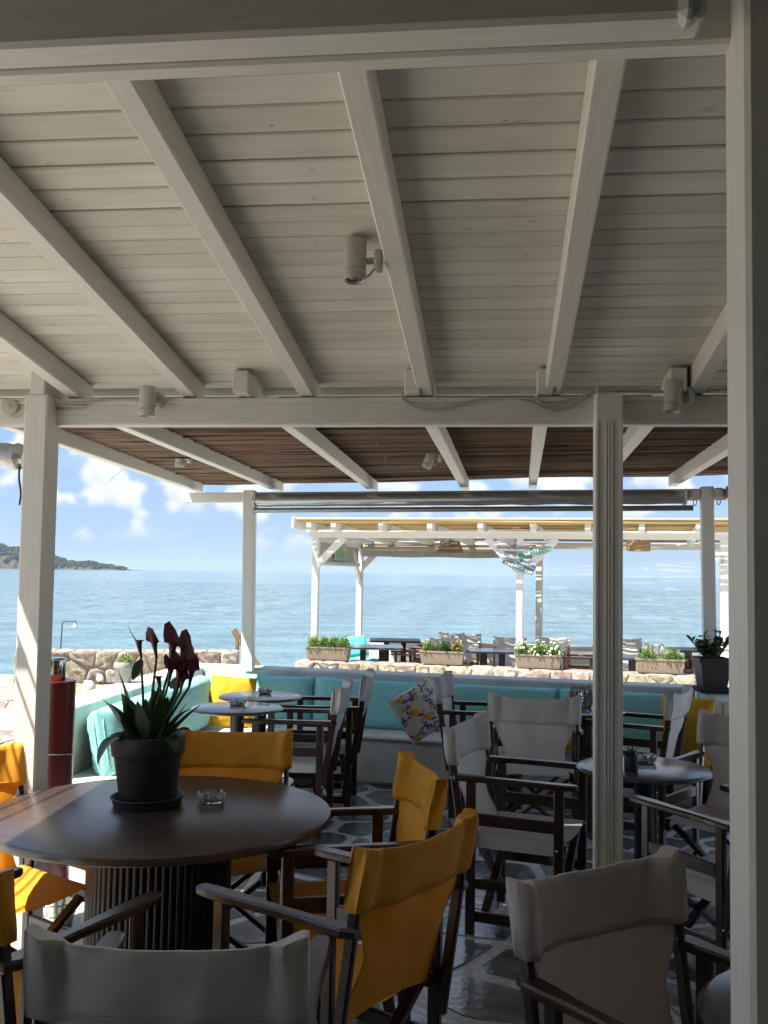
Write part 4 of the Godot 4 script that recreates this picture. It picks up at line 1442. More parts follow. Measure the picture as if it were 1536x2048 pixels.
func planter(label: String, pxl: float, pxr: float, kind: int) -> void:
	var w2 := 0.5 * (pxl + pxr)
	var n := (WFB - WFA).cross(Vector3.UP).normalized()
	if n.z > 0: n = -n
	var a := on_v(pxl, 1330, WFA + n * 0.06, WFB + n * 0.06)
	var b := on_v(pxr, 1335, WFA + n * 0.06, WFB + n * 0.06)
	var c := (a + b) * 0.5
	var u := (b - a)
	u.y = 0
	var L := u.length()
	var t := thing("flower_box", label, "planter", Vector3(c.x, 0.372, c.z) + n * 0.08, atan2(-u.z, u.x), "planters on the stone wall")
	var st := mb()
	var H := 0.175
	# tapered trough with rim and vertical ribs
	var ring := func(y: float, k: float, d: float) -> Array: return [Vector3(-L * k * 0.5, y, d), Vector3(L * k * 0.5, y, d), Vector3(L * k * 0.5, y, -d), Vector3(-L * k * 0.5, y, -d)]
	var lv := [ring.call(0.0, 0.90, 0.07), ring.call(H - 0.02, 0.965, 0.085), ring.call(H - 0.018, 1.0, 0.095), ring.call(H, 1.0, 0.095), ring.call(H, 0.95, 0.078), ring.call(H - 0.03, 0.94, 0.076)]
	for k in lv.size() - 1:
		for i in 4: quad(st, lv[k][i], lv[k][(i + 1) % 4], lv[k + 1][(i + 1) % 4], lv[k + 1][i])
	quad(st, lv[0][3], lv[0][2], lv[0][1], lv[0][0])
	obj("trough", st, M.planter, t)
	st = mb()
	for i in 22:
		var f := (i + 0.5) / 22.0 * 2 - 1
		bar(st, Vector3(f * L * 0.43, 0.012, 0.0722), Vector3(f * L * 0.46, H - 0.03, 0.0845), 0.011, 0.005, 0.002, Vector3.BACK)
	obj("ribs", st, M.planter, t)
	st = mb()
	cbox(st, Vector3(0, H - 0.04, 0), Vector3(L * 0.94, 0.02, 0.15), 0.004)
	obj("soil", st, M.soil, t)
	var clumps: Array = [[-0.34, -0.1, 0.12, 0.34], [-0.30, 0.05, 0.33], [-0.33, 0.02, 0.35], [-0.24, 0.26]][kind]
	for k in clumps.size():
		var p := Vector3(clumps[k] * L, H - 0.01, 0)
		var big: Vector3 = [Vector3(0.10, 0.17, 0.095), Vector3(0.095, 0.16, 0.09), Vector3(0.115, 0.19, 0.10), Vector3(0.145, 0.175, 0.115)][kind]
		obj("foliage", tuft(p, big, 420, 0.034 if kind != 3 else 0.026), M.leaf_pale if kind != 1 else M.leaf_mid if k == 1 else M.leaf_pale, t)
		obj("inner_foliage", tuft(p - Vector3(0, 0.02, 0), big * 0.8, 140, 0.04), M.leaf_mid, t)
		if (kind == 1 and k != 1) or kind == 2:
			var fl := mb()
			for q in (11 if kind == 1 else 16):
				var d := Vector3(rng.randfn(), absf(rng.randfn()) * 0.8, rng.randfn() * 0.6 + 0.5).normalized()
				var o := p + d * big * rng.randf_range(1.0, 1.12)
				for e in 5:
					var ax := Vector3(cos(TAU * e / 5), sin(TAU * e / 5), 0.15)
					leaf(fl, o, Basis(Quaternion(Vector3.BACK, d)) * ax, d, 0.018, 0.018, 0.0, 2, 0.1)
			obj("flowers", fl, M.petal_red if kind == 1 else M.petal_white, t)

func square_pot() -> void:
	var c := on_y(1424, 1384, 0.77)
	var t := thing("jade_plant_pot", "jade plant in a square dark brown pot on the wall end", "potted plant", Vector3(c.x, 0.769, c.z), 0.08)
	var sq := func(h: float, y: float) -> Array: return [Vector3(-h, y, h), Vector3(h, y, h), Vector3(h, y, -h), Vector3(-h, y, -h)]
	var st := mb()
	var lv := [sq.call(0.0, 0.0), sq.call(0.098, 0.0), sq.call(0.112, 0.028), sq.call(0.118, 0.030), sq.call(0.118, 0.036), sq.call(0.108, 0.034), sq.call(0.094, 0.012), sq.call(0.0, 0.012)]
	for k in lv.size() - 1:
		for i in 4: quad(st, lv[k][i], lv[k][(i + 1) % 4], lv[k + 1][(i + 1) % 4], lv[k + 1][i])
	obj("saucer", st, M.pot_brown, t)
	st = mb()
	lv = [sq.call(0.0, 0.013), sq.call(0.080, 0.013), sq.call(0.102, 0.21), sq.call(0.116, 0.212), sq.call(0.119, 0.240), sq.call(0.108, 0.242), sq.call(0.100, 0.21), sq.call(0.0, 0.21)]
	for k in lv.size() - 1:
		for i in 4: quad(st, lv[k][i], lv[k][(i + 1) % 4], lv[k + 1][(i + 1) % 4], lv[k + 1][i])
	obj("pot", st, M.pot_brown, t)
	for k in 20:
		var a := TAU * k / 20.0 + rng.randf_range(-0.2, 0.2)
		var out := rng.randf_range(0.05, 0.15)
		var tip := Vector3(cos(a) * out - 0.02, 0.24 + rng.randf_range(0.06, 0.175), sin(a) * out)
		var root := Vector3(cos(a) * 0.03, 0.20, sin(a) * 0.03)
		st = mb(true)
		var line := spline([root, root.lerp(tip, 0.5) + Vector3(0, 0.02, 0), tip], 4)
		tube(st, line, 0.005, 6)
		var br := obj("branch", st, M.stem, t)
		st = mb(true)
		for q in 14:
			var p: Vector3 = line[rng.randi_range(3, line.size() - 1)]
			var d := Vector3(rng.randf_range(-1, 1), rng.randf_range(-0.1, 1), rng.randf_range(-1, 1)).normalized()
			leaf(st, p, d, Vector3(rng.randf_range(-0.4, 0.4), 1, rng.randf_range(-0.4, 0.4)), 0.05, 0.034, 0.2, 4, 0.3)
		obj("leaves", st, M.leaf_jade, br)

func build_plants() -> void:
	calla(Vector3(0, 0.7205, 0) + Vector3(on_y(295, 1608, 0.72).x, 0, on_y(295, 1608, 0.72).z))
	var c := on_y(1262, 1540, 0.72)
	var t := thing("succulent_pot", "tiny succulent in a grey cylinder pot on the grey table", "potted plant", Vector3(c.x, 0.7205, c.z))
	var st := mb(true)
	lathe(st, sharp([Vector2(0, 0), Vector2(0.027, 0), Vector2(0.030, 0.003), Vector2(0.031, 0.060), Vector2(0.028, 0.061), Vector2(0.027, 0.052), Vector2(0, 0.052)]), 32)
	obj("pot", st, M.charcoal, t)
	st = mb(true)
	for k in 14:
		var a := k * 2.4
		var e := 0.5 + 0.07 * k
		leaf(st, Vector3(0, 0.05, 0), Vector3(cos(a) * cos(e), sin(e), sin(a) * cos(e)), Vector3.UP if e < 1.2 else Vector3(cos(a), 0.1, sin(a)), 0.058, 0.017, -0.15, 4, 0.5)
	obj("leaves", st, M.leaf_mid, t)
	c = on_y(252, 1364, 0.76)
	t = thing("wall_pot", "pale grey round pot with a small plant on the side wall", "potted plant", Vector3(c.x - 0.02, 0.757, c.z))
	round_pot(t, 0.054, 0.068, 0.145, M.pot_grey)
	obj("foliage", tuft(Vector3(0.01, 0.145, 0), Vector3(0.05, 0.05, 0.05), 90, 0.03), M.leaf_pale, t)
	square_pot()
	planter("flower box of pale green leaves by the stone wall's end block", 610, 697, 0)
	planter("flower box with red flowers either side of a green clump", 838, 927, 1)
	planter("flower box with white flowers below the signboards", 1028, 1123, 2)
	planter("flower box with two round green clumps", 1270, 1370, 3)

# ---------------------------------------------------------------- small things on the terrace
func build_small() -> void:
	# wicker lantern
	var c := on_y(1162, 1414, 0.72)
	var t := thing("wicker_lantern", "round wicker lantern on the small table before the aqua cushions", "lantern", Vector3(c.x, 0.7205, c.z))
	for k in 26:
		var st := mb(true)
		var a := TAU * k / 26
		var pts := []
		for q in 7:
			var v := q / 6.0
			var r := 0.052 + 0.022 * sin(PI * (0.15 + 0.75 * v))
			pts.append(Vector3(cos(a + 0.12 * sin(v * 9 + k)) * r, v * 0.125, sin(a + 0.12 * sin(v * 9 + k)) * r))
		tube(st, pts, 0.0028, 5)
		obj("cane", st, M.wicker, t)
	for v in [0.02, 0.3, 0.6, 0.98]:
		var st := mb(true)
		var r: float = 0.053 + 0.022 * sin(PI * (0.15 + 0.75 * v))
		var ring := []
		for q in 25: ring.append(Vector3(cos(TAU * q / 24) * r, v * 0.125, sin(TAU * q / 24) * r))
		tube(st, ring, 0.0035, 5)
		obj("hoop", st, M.wicker, t)
	for s in [-1.0, 1.0]:
		var st := mb(true)
		tube(st, spline([Vector3(s * 0.062, 0.12, 0), Vector3(s * 0.058, 0.142, 0), Vector3(s * 0.044, 0.138, 0), Vector3(s * 0.04, 0.12, 0)], 4), 0.0035, 5)
		obj("handle", st, M.wicker, t)
	var gl := mb(true)
	lathe(gl, [Vector2(0, 0.004), Vector2(0.036, 0.004), Vector2(0.038, 0.10), Vector2(0.035, 0.10), Vector2(0.033, 0.008), Vector2(0, 0.008)], 24)
	obj("candle_glass", gl, M.glass, t)
	# red cylinder behind the striped post
	var d := 4.75
	var p := at_d(99, 1570, d)
	var rc := thing("red_stove_pipe", "tall dark red metal cylinder tied with wire, a shiny cylinder on top, behind the post", "cylinder", Vector3(p.x, 0, p.z))
	var st := mb(true)
	lathe(st, sharp([Vector2(0, 0), Vector2(0.105, 0), Vector2(0.105, 1.02), Vector2(0.108, 1.03), Vector2(0.102, 1.035), Vector2(0.07, 1.033), Vector2(0, 1.033)]), 40)
	obj("red_drum", st, M.red_metal, rc)
	st = mb(true)
	lathe(st, sharp([Vector2(0, 1.033), Vector2(0.058, 1.033), Vector2(0.058, 1.13), Vector2(0.055, 1.14), Vector2(0, 1.14)]), 32)
	obj("steel_cap", st, M.chrome, rc)
	st = mb(true)
	var ring := []
	for q in 33: ring.append(Vector3(cos(TAU * q / 32) * 0.107, 0.69 + 0.01 * sin(TAU * q / 32), sin(TAU * q / 32) * 0.107))
	tube(st, ring, 0.003, 5)
	obj("wire", st, M.dull_metal, rc)
	# steel bucket on the floor under the big table's edge
	p = on_y(112, 1850, 0)
	var bk := thing("steel_bucket", "small shiny steel bucket on the floor past the big table's drum", "bucket", Vector3(p.x, 0.006, p.z))
	st = mb(true)
	lathe(st, sharp([Vector2(0, 0), Vector2(0.07, 0), Vector2(0.075, 0.02), Vector2(0.095, 0.15), Vector2(0.10, 0.155), Vector2(0.096, 0.158), Vector2(0.09, 0.15), Vector2(0.07, 0.01), Vector2(0, 0.01)]), 32)
	obj("pail", st, M.chrome, bk)
	for y in [0.05, 0.10]:
		st = mb(true)
		ring = []
		for q in 25: ring.append(Vector3(cos(TAU * q / 24) * (0.073 + 0.14 * y), y, sin(TAU * q / 24) * (0.073 + 0.14 * y)))
		tube(st, ring, 0.004, 5)
		obj("hoop", st, M.chrome, bk)
	# sun lounger outside on the concrete
	var lp := Vector3(-3.35, 0, -6.3)
	var lg := thing("sun_lounger", "white tubular sun lounger on the sunny slab past the striped post", "sun lounger", lp)
	for z in [0.0, -0.62]:
		st = mb(true)
		tube(st, [Vector3(-1.5, 0.52, z), Vector3(0.42, 0.52, z + 0.03)], 0.026, 12)
		obj("rail", st, M.canvas_white, lg)
	for x in [-1.2, 0.05]:
		for z in [0.0, -0.62]:
			st = mb()
			bar(st, Vector3(x, -0.015, z), Vector3(x + 0.02, 0.50, z), 0.05, 0.05, 0.008, Vector3.RIGHT)
			obj("leg", st, M.lamp_paint, lg)
	st = mb()
	bar(st, Vector3(0.07, 0.02, -0.02), Vector3(0.42, 0.02, 0.28), 0.03, 0.02, 0.004)
	obj("stretcher", st, M.lamp_paint, lg)
	st = mb()
	cbox(st, Vector3(-0.55, 0.515, -0.3), Vector3(1.85, 0.012, 0.56), 0.004)
	obj("mesh_bed", st, M.canvas_white, lg)
	st = mb()
	cbox(st, Vector3(-2.28, 0.10, -4.28), Vector3(0.22, 0.17, 0.16), 0.01, Basis(Vector3.UP, 0.5))
	tag(obj("wooden_crate", st, M.old_wood, self), "weathered wooden block on the slab beyond the sunlit yellow chair", "block")

# ---------------------------------------------------------------- the shore
var WFA := Vector3.ZERO      # flower wall, front top edge
var WFB := Vector3.ZERO
func build_shore_walls() -> void:
	# sea wall on the left
	var a := on_y(26, 1367, -0.05)
	var b := on_y(478, 1367, -0.05)
	b = on_v(478, 1330, a, on_y(232, 1367, -0.05))
	a.y = -0.06; b.y = -0.06
	build_stone_wall("sea_wall", "rough wall of large tan stones between the flagstones and the sea", a, b, 0.47, 0.36, 0.36, 0.72)
	# flower wall
	WFA = on_y(590, 1320, 0.36)
	WFB = on_y(1392, 1352, 0.36)
	var fa := Vector3(WFA.x, -0.35, WFA.z)
	var fb := Vector3(WFB.x, -0.35, WFB.z)
	build_stone_wall("flower_wall", "low wall of pale squared stones carrying the flower boxes", fa, fb, 0.71, 0.34, 0.27, 0.75)
	# shower by the beach
	var p := at_d(119, 1310, 15.8)
	var t := thing("beach_shower", "thin bent shower pipe with a white rose beyond the sea wall", "shower", Vector3(p.x, -0.5, p.z))
	var top := at_d(126, 1242, 15.8) - t.position
	var st := mb(true)
	tube(st, [Vector3(0, -0.6, 0), Vector3(0, 0.4, 0), top - Vector3(0.01, 0.03, 0), top + Vector3(0.02, 0, 0), top + Vector3(0.20, 0.002, 0), top + Vector3(0.215, -0.02, 0), top + Vector3(0.215, -0.05, 0)], 0.011, 8)
	obj("pipe", st, mat(col(0.04, 0.11, 0.13), 0.5), t)
	st = mb(true)
	lathe(st, sharp([Vector2(0, 0.03), Vector2(0.014, 0.03), Vector2(0.02, 0.0), Vector2(0.055, -0.03), Vector2(0, -0.035)]), 20, Transform3D(Basis(), top + Vector3(0.20, -0.06, 0)))
	obj("shower_rose", st, M.canvas_white, t)
	# wooden handrail at the steps
	var hr := thing("stair_handrail", "pale wooden handrail where steps go down to the beach", "handrail", at_d(474, 1312, 15.2))
	st = mb()
	bar(st, Vector3(0, -0.9, 0), Vector3(0, 0.30, 0), 0.06, 0.05, 0.006, Vector3.RIGHT)
	obj("post", st, M.old_wood, hr)
	st = mb()
	bar(st, Vector3(-0.06, 0.40, 0.03), Vector3(0.42, -0.26, 0.03), 0.045, 0.09, 0.006)
	obj("rail", st, M.old_wood, hr)
	M.old_wood.albedo_color = col(0.42, 0.29, 0.17)
	# spotlight and rock on the flagstones
	p = on_y(200, 1366, -0.04)
	st = mb(true)
	var pts := PackedVector2Array()
	for k in 9: pts.append(Vector2(cos(TAU * k / 9) * 0.09 * rng.randf_range(0.8, 1.15), sin(TAU * k / 9) * 0.07))
	p = on_y(176, 1390, -0.04)
	boulder(st, pts, 0.17, 0.02)
	tag(obj("white_rock", st, M.plaster, self, Transform3D(Basis(Vector3.RIGHT, Vector3.FORWARD, Vector3.UP), p)), "single whitish rock on the flagstones outside the side wall", "rock")
	p = on_y(200, 1368, -0.04)
	var gl := thing("garden_spot", "small round garden spotlight at the foot of the sea wall", "spotlight", p)
	st = mb(true)
	lathe(st, sharp([Vector2(0, -0.05), Vector2(0.04, -0.05), Vector2(0.05, 0.03), Vector2(0.042, 0.035), Vector2(0, 0.025)]), 20, Transform3D(Basis(Vector3.RIGHT, 1.2), Vector3(0, 0.075, 0)))
	obj("housing", st, M.lamp_paint, gl)
	st = mb(true)
	tube(st, [Vector3(0, -0.02, -0.01), Vector3(0, 0.05, -0.01)], 0.012, 8)
	obj("stake", st, M.black_metal, gl)

func build_pavilion() -> void:
	var u := (WFB - WFA)
	u.y = 0
	u = u.normalized()
	var n := Vector3(u.z, 0, -u.x)
	if n.z > 0: n = -n
	var FA := WFA + n * 0.75
	var FB := WFB + n * 0.75
	var RA := WFA + n * 3.75
	var RB := WFB + n * 3.75
	var g := -0.302
	var t := thing("beach_pavilion", "white timber pavilion with golden reed roof above the beach tables", "pavilion")
	var st: SurfaceTool
	var by := 2.09
	for e in [[632, FA, FB, 0.09, "white front post at the pavilion's open corner"], [1040, FA, FB, 0.088, "white front post under the drink signs"], [1448, FA, FB, 0.10, "white front post past the leaning post"], [720, RA, RB, 0.10, "white sea-side post behind the aqua seat"], [1079, RA, RB, 0.21, "broad white sea-side post behind the drink signs"], [1500, RA, RB, 0.12, "white sea-side post at the pavilion's far end"]]:
		var p := on_v(e[0], 1140, e[1], e[2])
		st = mb()
		bar(st, Vector3(p.x, g, p.z), Vector3(p.x, by, p.z), e[3], e[3] if e[3] < 0.15 else 0.1, 0.006, u)
		tag(obj("post", st, M.white_y, t), e[4])
	# beams front and back
	var L := FA.distance_to(FB)
	for e in [[FA, 2.115, 0.095, -0.06], [FA - n * 0.06, 2.16, 0.03, -0.12], [RA, 2.06, 0.10, -0.3]]:
		st = mb()
		var a: Vector3 = e[0] + u * e[3]
		var b: Vector3 = e[0] + u * (L + 1.2)
		bar(st, Vector3(a.x, e[1], a.z), Vector3(b.x, e[1], b.z), 0.09, e[2], 0.006)
		obj("beam", st, M.white_x, t)
	var tl := on_v(632, 1140, FA, FB)
	var tr := on_v(720, 1140, RA, RB)
	st = mb()
	bar(st, Vector3(tl.x, 2.06, tl.z) , Vector3(tr.x, 2.03, tr.z), 0.07, 0.10, 0.006)
	obj("side_beam", st, M.white_z, t)
	# diagonal braces
	for e in [[632, 1, 0.42], [1040, -1, 0.46], [1040, 1, 0.50], [1448, -1, 0.3]]:
		var p := on_v(e[0], 1140, FA, FB) - n * 0.02
		st = mb()
		bar(st, Vector3(p.x, 2.07 - e[2], p.z), Vector3(p.x, 2.07, p.z) + u * (e[1] * e[2]), 0.06, 0.10, 0.005, Vector3(-u.x * e[1], 1, -u.z * e[1]))
		obj("brace", st, M.white_x, t)
	var pb := on_v(720, 1140, RA, RB)
	for e in [[u, 0.42], [-n, 0.62]]:
		st = mb()
		var d: Vector3 = e[0]
		bar(st, Vector3(pb.x, 2.04 - e[1], pb.z), Vector3(pb.x, 2.04, pb.z) + d * e[1], 0.06, 0.10, 0.005, Vector3.UP - d)
		obj("brace", st, M.white_x, t)
	# rafters and reed roof
	for px in [632, 680, 773, 869, 968, 1071, 1178, 1284, 1396, 1500]:
		var p := on_v(px, 1050, FA, FB)
		var a := Vector3(p.x, 2.215, p.z) - n * 0.32
		st = mb()
		bar(st, a, Vector3(p.x, 2.10, p.z) + n * 3.3, 0.075, 0.115, 0.005)
		obj("rafter", st, M.white_z, t)
	var q0 := on_v(612, 1040, FA, FB)
	var q1 := on_v(1540, 1046, FA, FB)
	var A0 := Vector3(q0.x, 2.292, q0.z) - n * 0.42
	var A1 := Vector3(q1.x, 2.292, q1.z) - n * 0.42
	var B0 := Vector3(q0.x, 2.165, q0.z) + n * 3.5
	var B1 := Vector3(q1.x, 2.165, q1.z) + n * 3.5
	var surf := func(uu: float, vv: float) -> Vector3: return (A0.lerp(A1, uu)).lerp(B0.lerp(B1, uu), vv)
	reeds("reed_roof", t, surf, 170, M.reed_gold, [Color(1, 1, 1), Color(1.25, 1.2, 1.05), Color(0.8, 0.72, 0.6), Color(1.1, 1.0, 0.8)], 0.011)
	st = mb()
	bar(st, A0 + Vector3(0, 0.022, 0), A1 + Vector3(0, 0.022, 0), 0.03, 0.03, 0.008)
	obj("roof_edge", st, M.reed_gold, t)
	st = mb()
	bar(st, A0 + Vector3(-0.03, -0.03, 0) - u * 0.02, B0 + Vector3(-0.03, -0.03, 0) - u * 0.02, 0.03, 0.16, 0.005)
	obj("barge_board", st, M.white_z, t)
	# side valance with a painted panel, rolled cloth below it
	st = mb()
	var s0 := Vector3(tl.x, 0, tl.z) + n * 0.1
	var s1 := Vector3(tr.x, 0, tr.z) - n * 0.1
	quad(st, s0 + Vector3.UP * 1.72, s1 + Vector3.UP * 1.74, s1 + Vector3.UP * 2.03, s0 + Vector3.UP * 2.05)
	obj("side_valance", st, M.blind_cloth, t)
	st = mb(true)
	tube(st, [s0 + Vector3.UP * 1.70, s1 + Vector3.UP * 1.70], 0.035, 12)
	obj("side_roll", st, M.canvas_white, t)
	# rolled blind and cloth drop along the sea side
	var c0 := on_v(728, 1090, RA, RB)
	var c1 := on_v(1066, 1090, RA, RB)
	st = mb(true)
	tube(st, [Vector3(c0.x, 2.0, c0.z) - n * 0.08, Vector3(c1.x, 2.0, c1.z) - n * 0.08], 0.055, 16)
	obj("blind_roll", st, M.blind_cloth, t)
	st = mb(true)
	var rows := []
	for j in 4:
		var row := []
		for i in 30:
			var f := i / 29.0
			row.append(Vector3(lerpf(c0.x, c1.x, f), lerpf(2.02, 1.845, j / 3.0) + 0.006 * sin(f * 17), lerpf(c0.z, c1.z, f)) - n * (0.05 + 0.012 * sin(f * 23 + j)))
		rows.append(row)
	grid(st, rows)
	obj("blind_cloth", st, M.blind_cloth, t)
	# clear sheets closing the right bays
	for e in [[1096, 1262], [1262, 1432], [1436, 1500]]:
		var a := on_v(e[0], 1200, RA, RB)
		var b := on_v(e[1], 1200, RA, RB)
		st = mb()
		var q := n * 0.03
		quad(st, Vector3(a.x, 0.42, a.z) + q, Vector3(b.x, 0.42, b.z) + q, Vector3(b.x, 2.0, b.z) + q, Vector3(a.x, 2.0, a.z) + q)
		obj("clear_sheet", st, M.film, t)
		st = mb()
		bar(st, Vector3(b.x, 0.42, b.z) + q, Vector3(b.x, 2.0, b.z) + q, 0.02, 0.006, 0.001, u)
		obj("sheet_seam", st, M.film, t)
	# parapet on the sea side
	var w0 := on_v(735, 1285, RA, RB)
	var w1 := on_v(1540, 1285, RA, RB)
	var pw := thing("parapet", "low off-white parapet along the pavilion's sea side", "wall")
	st = mb()
	bar(st, Vector3(w0.x, g + 0.36, w0.z) + n * 0.15, Vector3(w1.x, g + 0.36, w1.z) + n * 0.15, 0.14, 0.72, 0.01)
	obj("wall", st, M.plaster, pw)
	# painted panel on the valance: pale blue and green strokes with a yellow sun
	var pa := thing("painted_panel", "small painted board with green strokes and a yellow patch in the pavilion's gable", "painting", s0.lerp(s1, 0.45) + Vector3.UP * 1.89 + u * 0.03)
	pa.basis = Basis((s1 - s0).normalized(), Vector3.UP, (s1 - s0).normalized().cross(Vector3.UP))
	st = mb()
	cbox(st, Vector3.ZERO, Vector3(0.8, 0.27, 0.02), 0.004)
	obj("board", st, mat(col(0.32, 0.45, 0.5), 0.8), pa)
	st = mb()
	for k in 7: cbox(st, Vector3(-0.3 + k * 0.09, -0.03 + 0.02 * sin(k * 2.0), 0.012), Vector3(0.05, 0.15, 0.004), 0.001, Basis(Vector3.BACK, 0.2 * sin(k * 3.0)))
	obj("green_strokes", st, mat(col(0.28, 0.36, 0.17), 0.8), pa)
	st = mb()
	cbox(st, Vector3(0.25, 0.03, 0.012), Vector3(0.16, 0.1, 0.004), 0.001)
	obj("yellow_patch", st, mat(col(0.72, 0.48, 0.04), 0.8), pa)
	# signs nailed to the braces
	var sp := on_v(1040, 1110, FA, FB) - n * 0.075
	for e in [[1027, 1098, 65, -1.5, col(0.40, 0.46, 0.52), "", Color(), "grey-blue drinks sign with faded pink lettering, top of the bunch"],
		[1069, 1105, 66, 13.5, col(0.12, 0.50, 0.42), "MOJITO", col(0.78, 0.80, 0.70), "turquoise sign lettered MOJITO"],
		[1040, 1122, 68, -27, col(0.33, 0.41, 0.44), "fresh drinks", col(0.6, 0.62, 0.55), "grey sign with pale script above the beer sign"],
		[1036, 1134, 64, -21.5, col(0.22, 0.42, 0.55), "ICE COLD BEER", col(0.80, 0.82, 0.78), "blue sign lettered ICE COLD BEER with a yellow mug"]]:
		var p := on_v(e[0], e[1], FA - n * (0.06 + 0.012 * absf(e[3]) * 0.1), FB - n * (0.06 + 0.012 * absf(e[3]) * 0.1))
		var k := 13.9 / F
		var s := thing("drink_sign", e[7], "sign", p, 0, "hand-painted drink signs")
		s.basis = Basis(u, Vector3.UP, -n) * Basis(Vector3.BACK, deg_to_rad(e[3]))
		var w: float = e[2] * k
		st = mb()
		cbox(st, Vector3.ZERO, Vector3(w, 0.068, 0.014), 0.003)
		obj("board", st, mat(e[4], 0.8, M.table_wood.albedo_texture, Vector3(1, 8, 8)), s)
		if e[5]:
			var tm := TextMesh.new()
			tm.text = e[5]
			var ft := SystemFont.new()
			ft.font_names = PackedStringArray(["Droid Serif" if e[5] == "fresh drinks" else "Droid Sans"])
			ft.font_weight = 700
			tm.font = ft
			tm.font_size = 32
			tm.pixel_size = 0.00145 if e[5] != "MOJITO" else 0.0017
			tm.depth = 0.004
			var lt := put("lettering", tm, mat(e[6], 0.8), s, Transform3D(Basis(), Vector3(0.03 if e[5] != "MOJITO" else 0.02, -0.002, 0.0085)))
			var width: float = tm.get_aabb().size.x
			lt.scale.x = min(1.6, w * 0.80 / max(width, 0.01))
		else:
			for q in 11:
				st = mb()
				cbox(st, Vector3(-0.15 + q * 0.030, 0.004 * sin(q * 2.0), 0.009), Vector3(0.008, 0.026 + 0.008 * sin(q * 5.0), 0.004), 0.001, Basis(Vector3.BACK, 0.5 * sin(q * 3.3)))
				obj("brush_stroke", st, mat(col(0.62, 0.36, 0.36), 0.8), s)
		if e[5] == "ICE COLD BEER":
			st = mb()
			cbox(st, Vector3(-w * 0.40, 0.0, 0.009), Vector3(0.03, 0.034, 0.006), 0.002)
			cbox(st, Vector3(-w * 0.40 + 0.02, 0.0, 0.009), Vector3(0.012, 0.018, 0.005), 0.002)
			obj("beer_mug", st, mat(col(0.72, 0.55, 0.10), 0.7), s)
	# wicker lamp shades
	for e in [[900, 1083, 1105, 0.85, 1.35, M.wicker, "flared brown wicker lampshade hanging in the pavilion"], [1277, 1083, 1101, 1.0, 1.0, M.wicker_light, "straight pale wicker drum lampshade hanging in the pavilion"]]:
		var c := on_v(e[0], e[1], FA + n * 1.3, FB + n * 1.3)
		var k := 14.8 / F
		var ls := thing("wicker_lampshade", e[6], "lampshade", c, 0, "wicker lampshades")
		var h: float = (e[2] - e[1]) * k
		var r0: float = 0.165 * e[3] if e[4] > 1.0 else 0.162
		var r1: float = 0.205 if e[4] > 1.0 else 0.165
		for q in 34:
			var a := TAU * q / 34
			st = mb()
			tube(st, [Vector3(cos(a) * r0, 0, sin(a) * r0), Vector3(cos(a) * r1, -h, sin(a) * r1)], 0.006, 4, false)
			obj("cane", st, e[5], ls)
		for v in [0.0, 0.3, 0.42, 0.75, 0.88, 1.0]:
			st = mb(true)
			var ring := []
			var rr: float = lerpf(r0, r1, v)
			for q in 25: ring.append(Vector3(cos(TAU * q / 24) * rr, -h * v, sin(TAU * q / 24) * rr))
			tube(st, ring, 0.009, 5)
			obj("hoop", st, e[5], ls)
		st = mb(true)
		tube(st, [Vector3(0, -h * 0.3, 0), Vector3(0, 0.12, 0)], 0.006, 6)
		obj("hanging_cord", st, M.black_metal, ls)
	# aqua seat at the pavilion's open end
	var sc := at_d(668, 1300, 15.6)
	cushion("bench_cushion", "bright turquoise seat cushion leaning back in the pavilion", M.aqua_plain, Vector3(sc.x + 0.12, 0.36, sc.z - 0.4), Basis(Vector3.UP, 0.15) * Basis(Vector3.BACK, 0.16) * Basis(Vector3.RIGHT, -0.35), 0.72, 0.34, 0.13, 0.25, 230)
	cushion("bench_cushion", "bright turquoise flat seat cushion in the pavilion", M.aqua_plain, Vector3(sc.x + 0.35, 0.17, sc.z + 0.0), Basis(Vector3.RIGHT, -PI / 2), 0.9, 0.55, 0.12, 0.25, 231)
	var bb := thing("turquoise_bench", "low white bench base under the turquoise seat cushions", "bench", Vector3(sc.x + 0.2, g, sc.z - 0.05))
	st = mb()
	cbox(st, Vector3(0.1, 0.20, 0), Vector3(1.35, 0.40, 0.75), 0.02)
	obj("base", st, M.plaster, bb)
	# square tables
	var k := 0
	for e in [[745, 1292, 14.95, 0.45, "square grey table beside the turquoise seat"], [790, 1279, 16.6, 0.42, "square dark table at the parapet behind the red flowers"], [985, 1300, 14.9, 0.36, "square grey table between the red and white flower boxes"], [1245, 1312, 14.6, 0.36, "square grey table left of the two green clumps"], [1395, 1298, 14.9, 0.40, "square dark table right of the two green clumps"]]:
		var c := at_d(e[0], e[1], e[2])
		var tb := thing("square_table", e[4], "table", Vector3(c.x, g, c.z), 0.12, "square pavilion tables")
		var h := c.y - g
		st = mb()
		cbox(st, Vector3(0, h - 0.015, 0), Vector3(e[3] * 2, 0.03, 0.72), 0.005)
		obj("tabletop", st, M.table_grey if k != 1 and k != 4 else M.table_dark, tb)
		for s in [-1.0, 1.0]:
			st = mb()
			bar(st, Vector3(s * 0.14, 0, 0), Vector3(s * 0.14, h - 0.03, 0), 0.09, 0.09, 0.006, Vector3.RIGHT)
			obj("leg", st, M.black_metal, tb)
		st = mb()
		cbox(st, Vector3(0, 0.0125, 0), Vector3(0.5, 0.025, 0.4), 0.006)
		obj("foot_plate", st, M.black_metal, tb)
		k += 1
	# chairs of the beach terrace
	var red := make_chair("grey canvas director chair with reddish frame facing the turquoise seat", M.canvas_white, M.old_reddish, 31)
	var G2 := "director chairs in the pavilion"
	red.set_meta("group", G2)
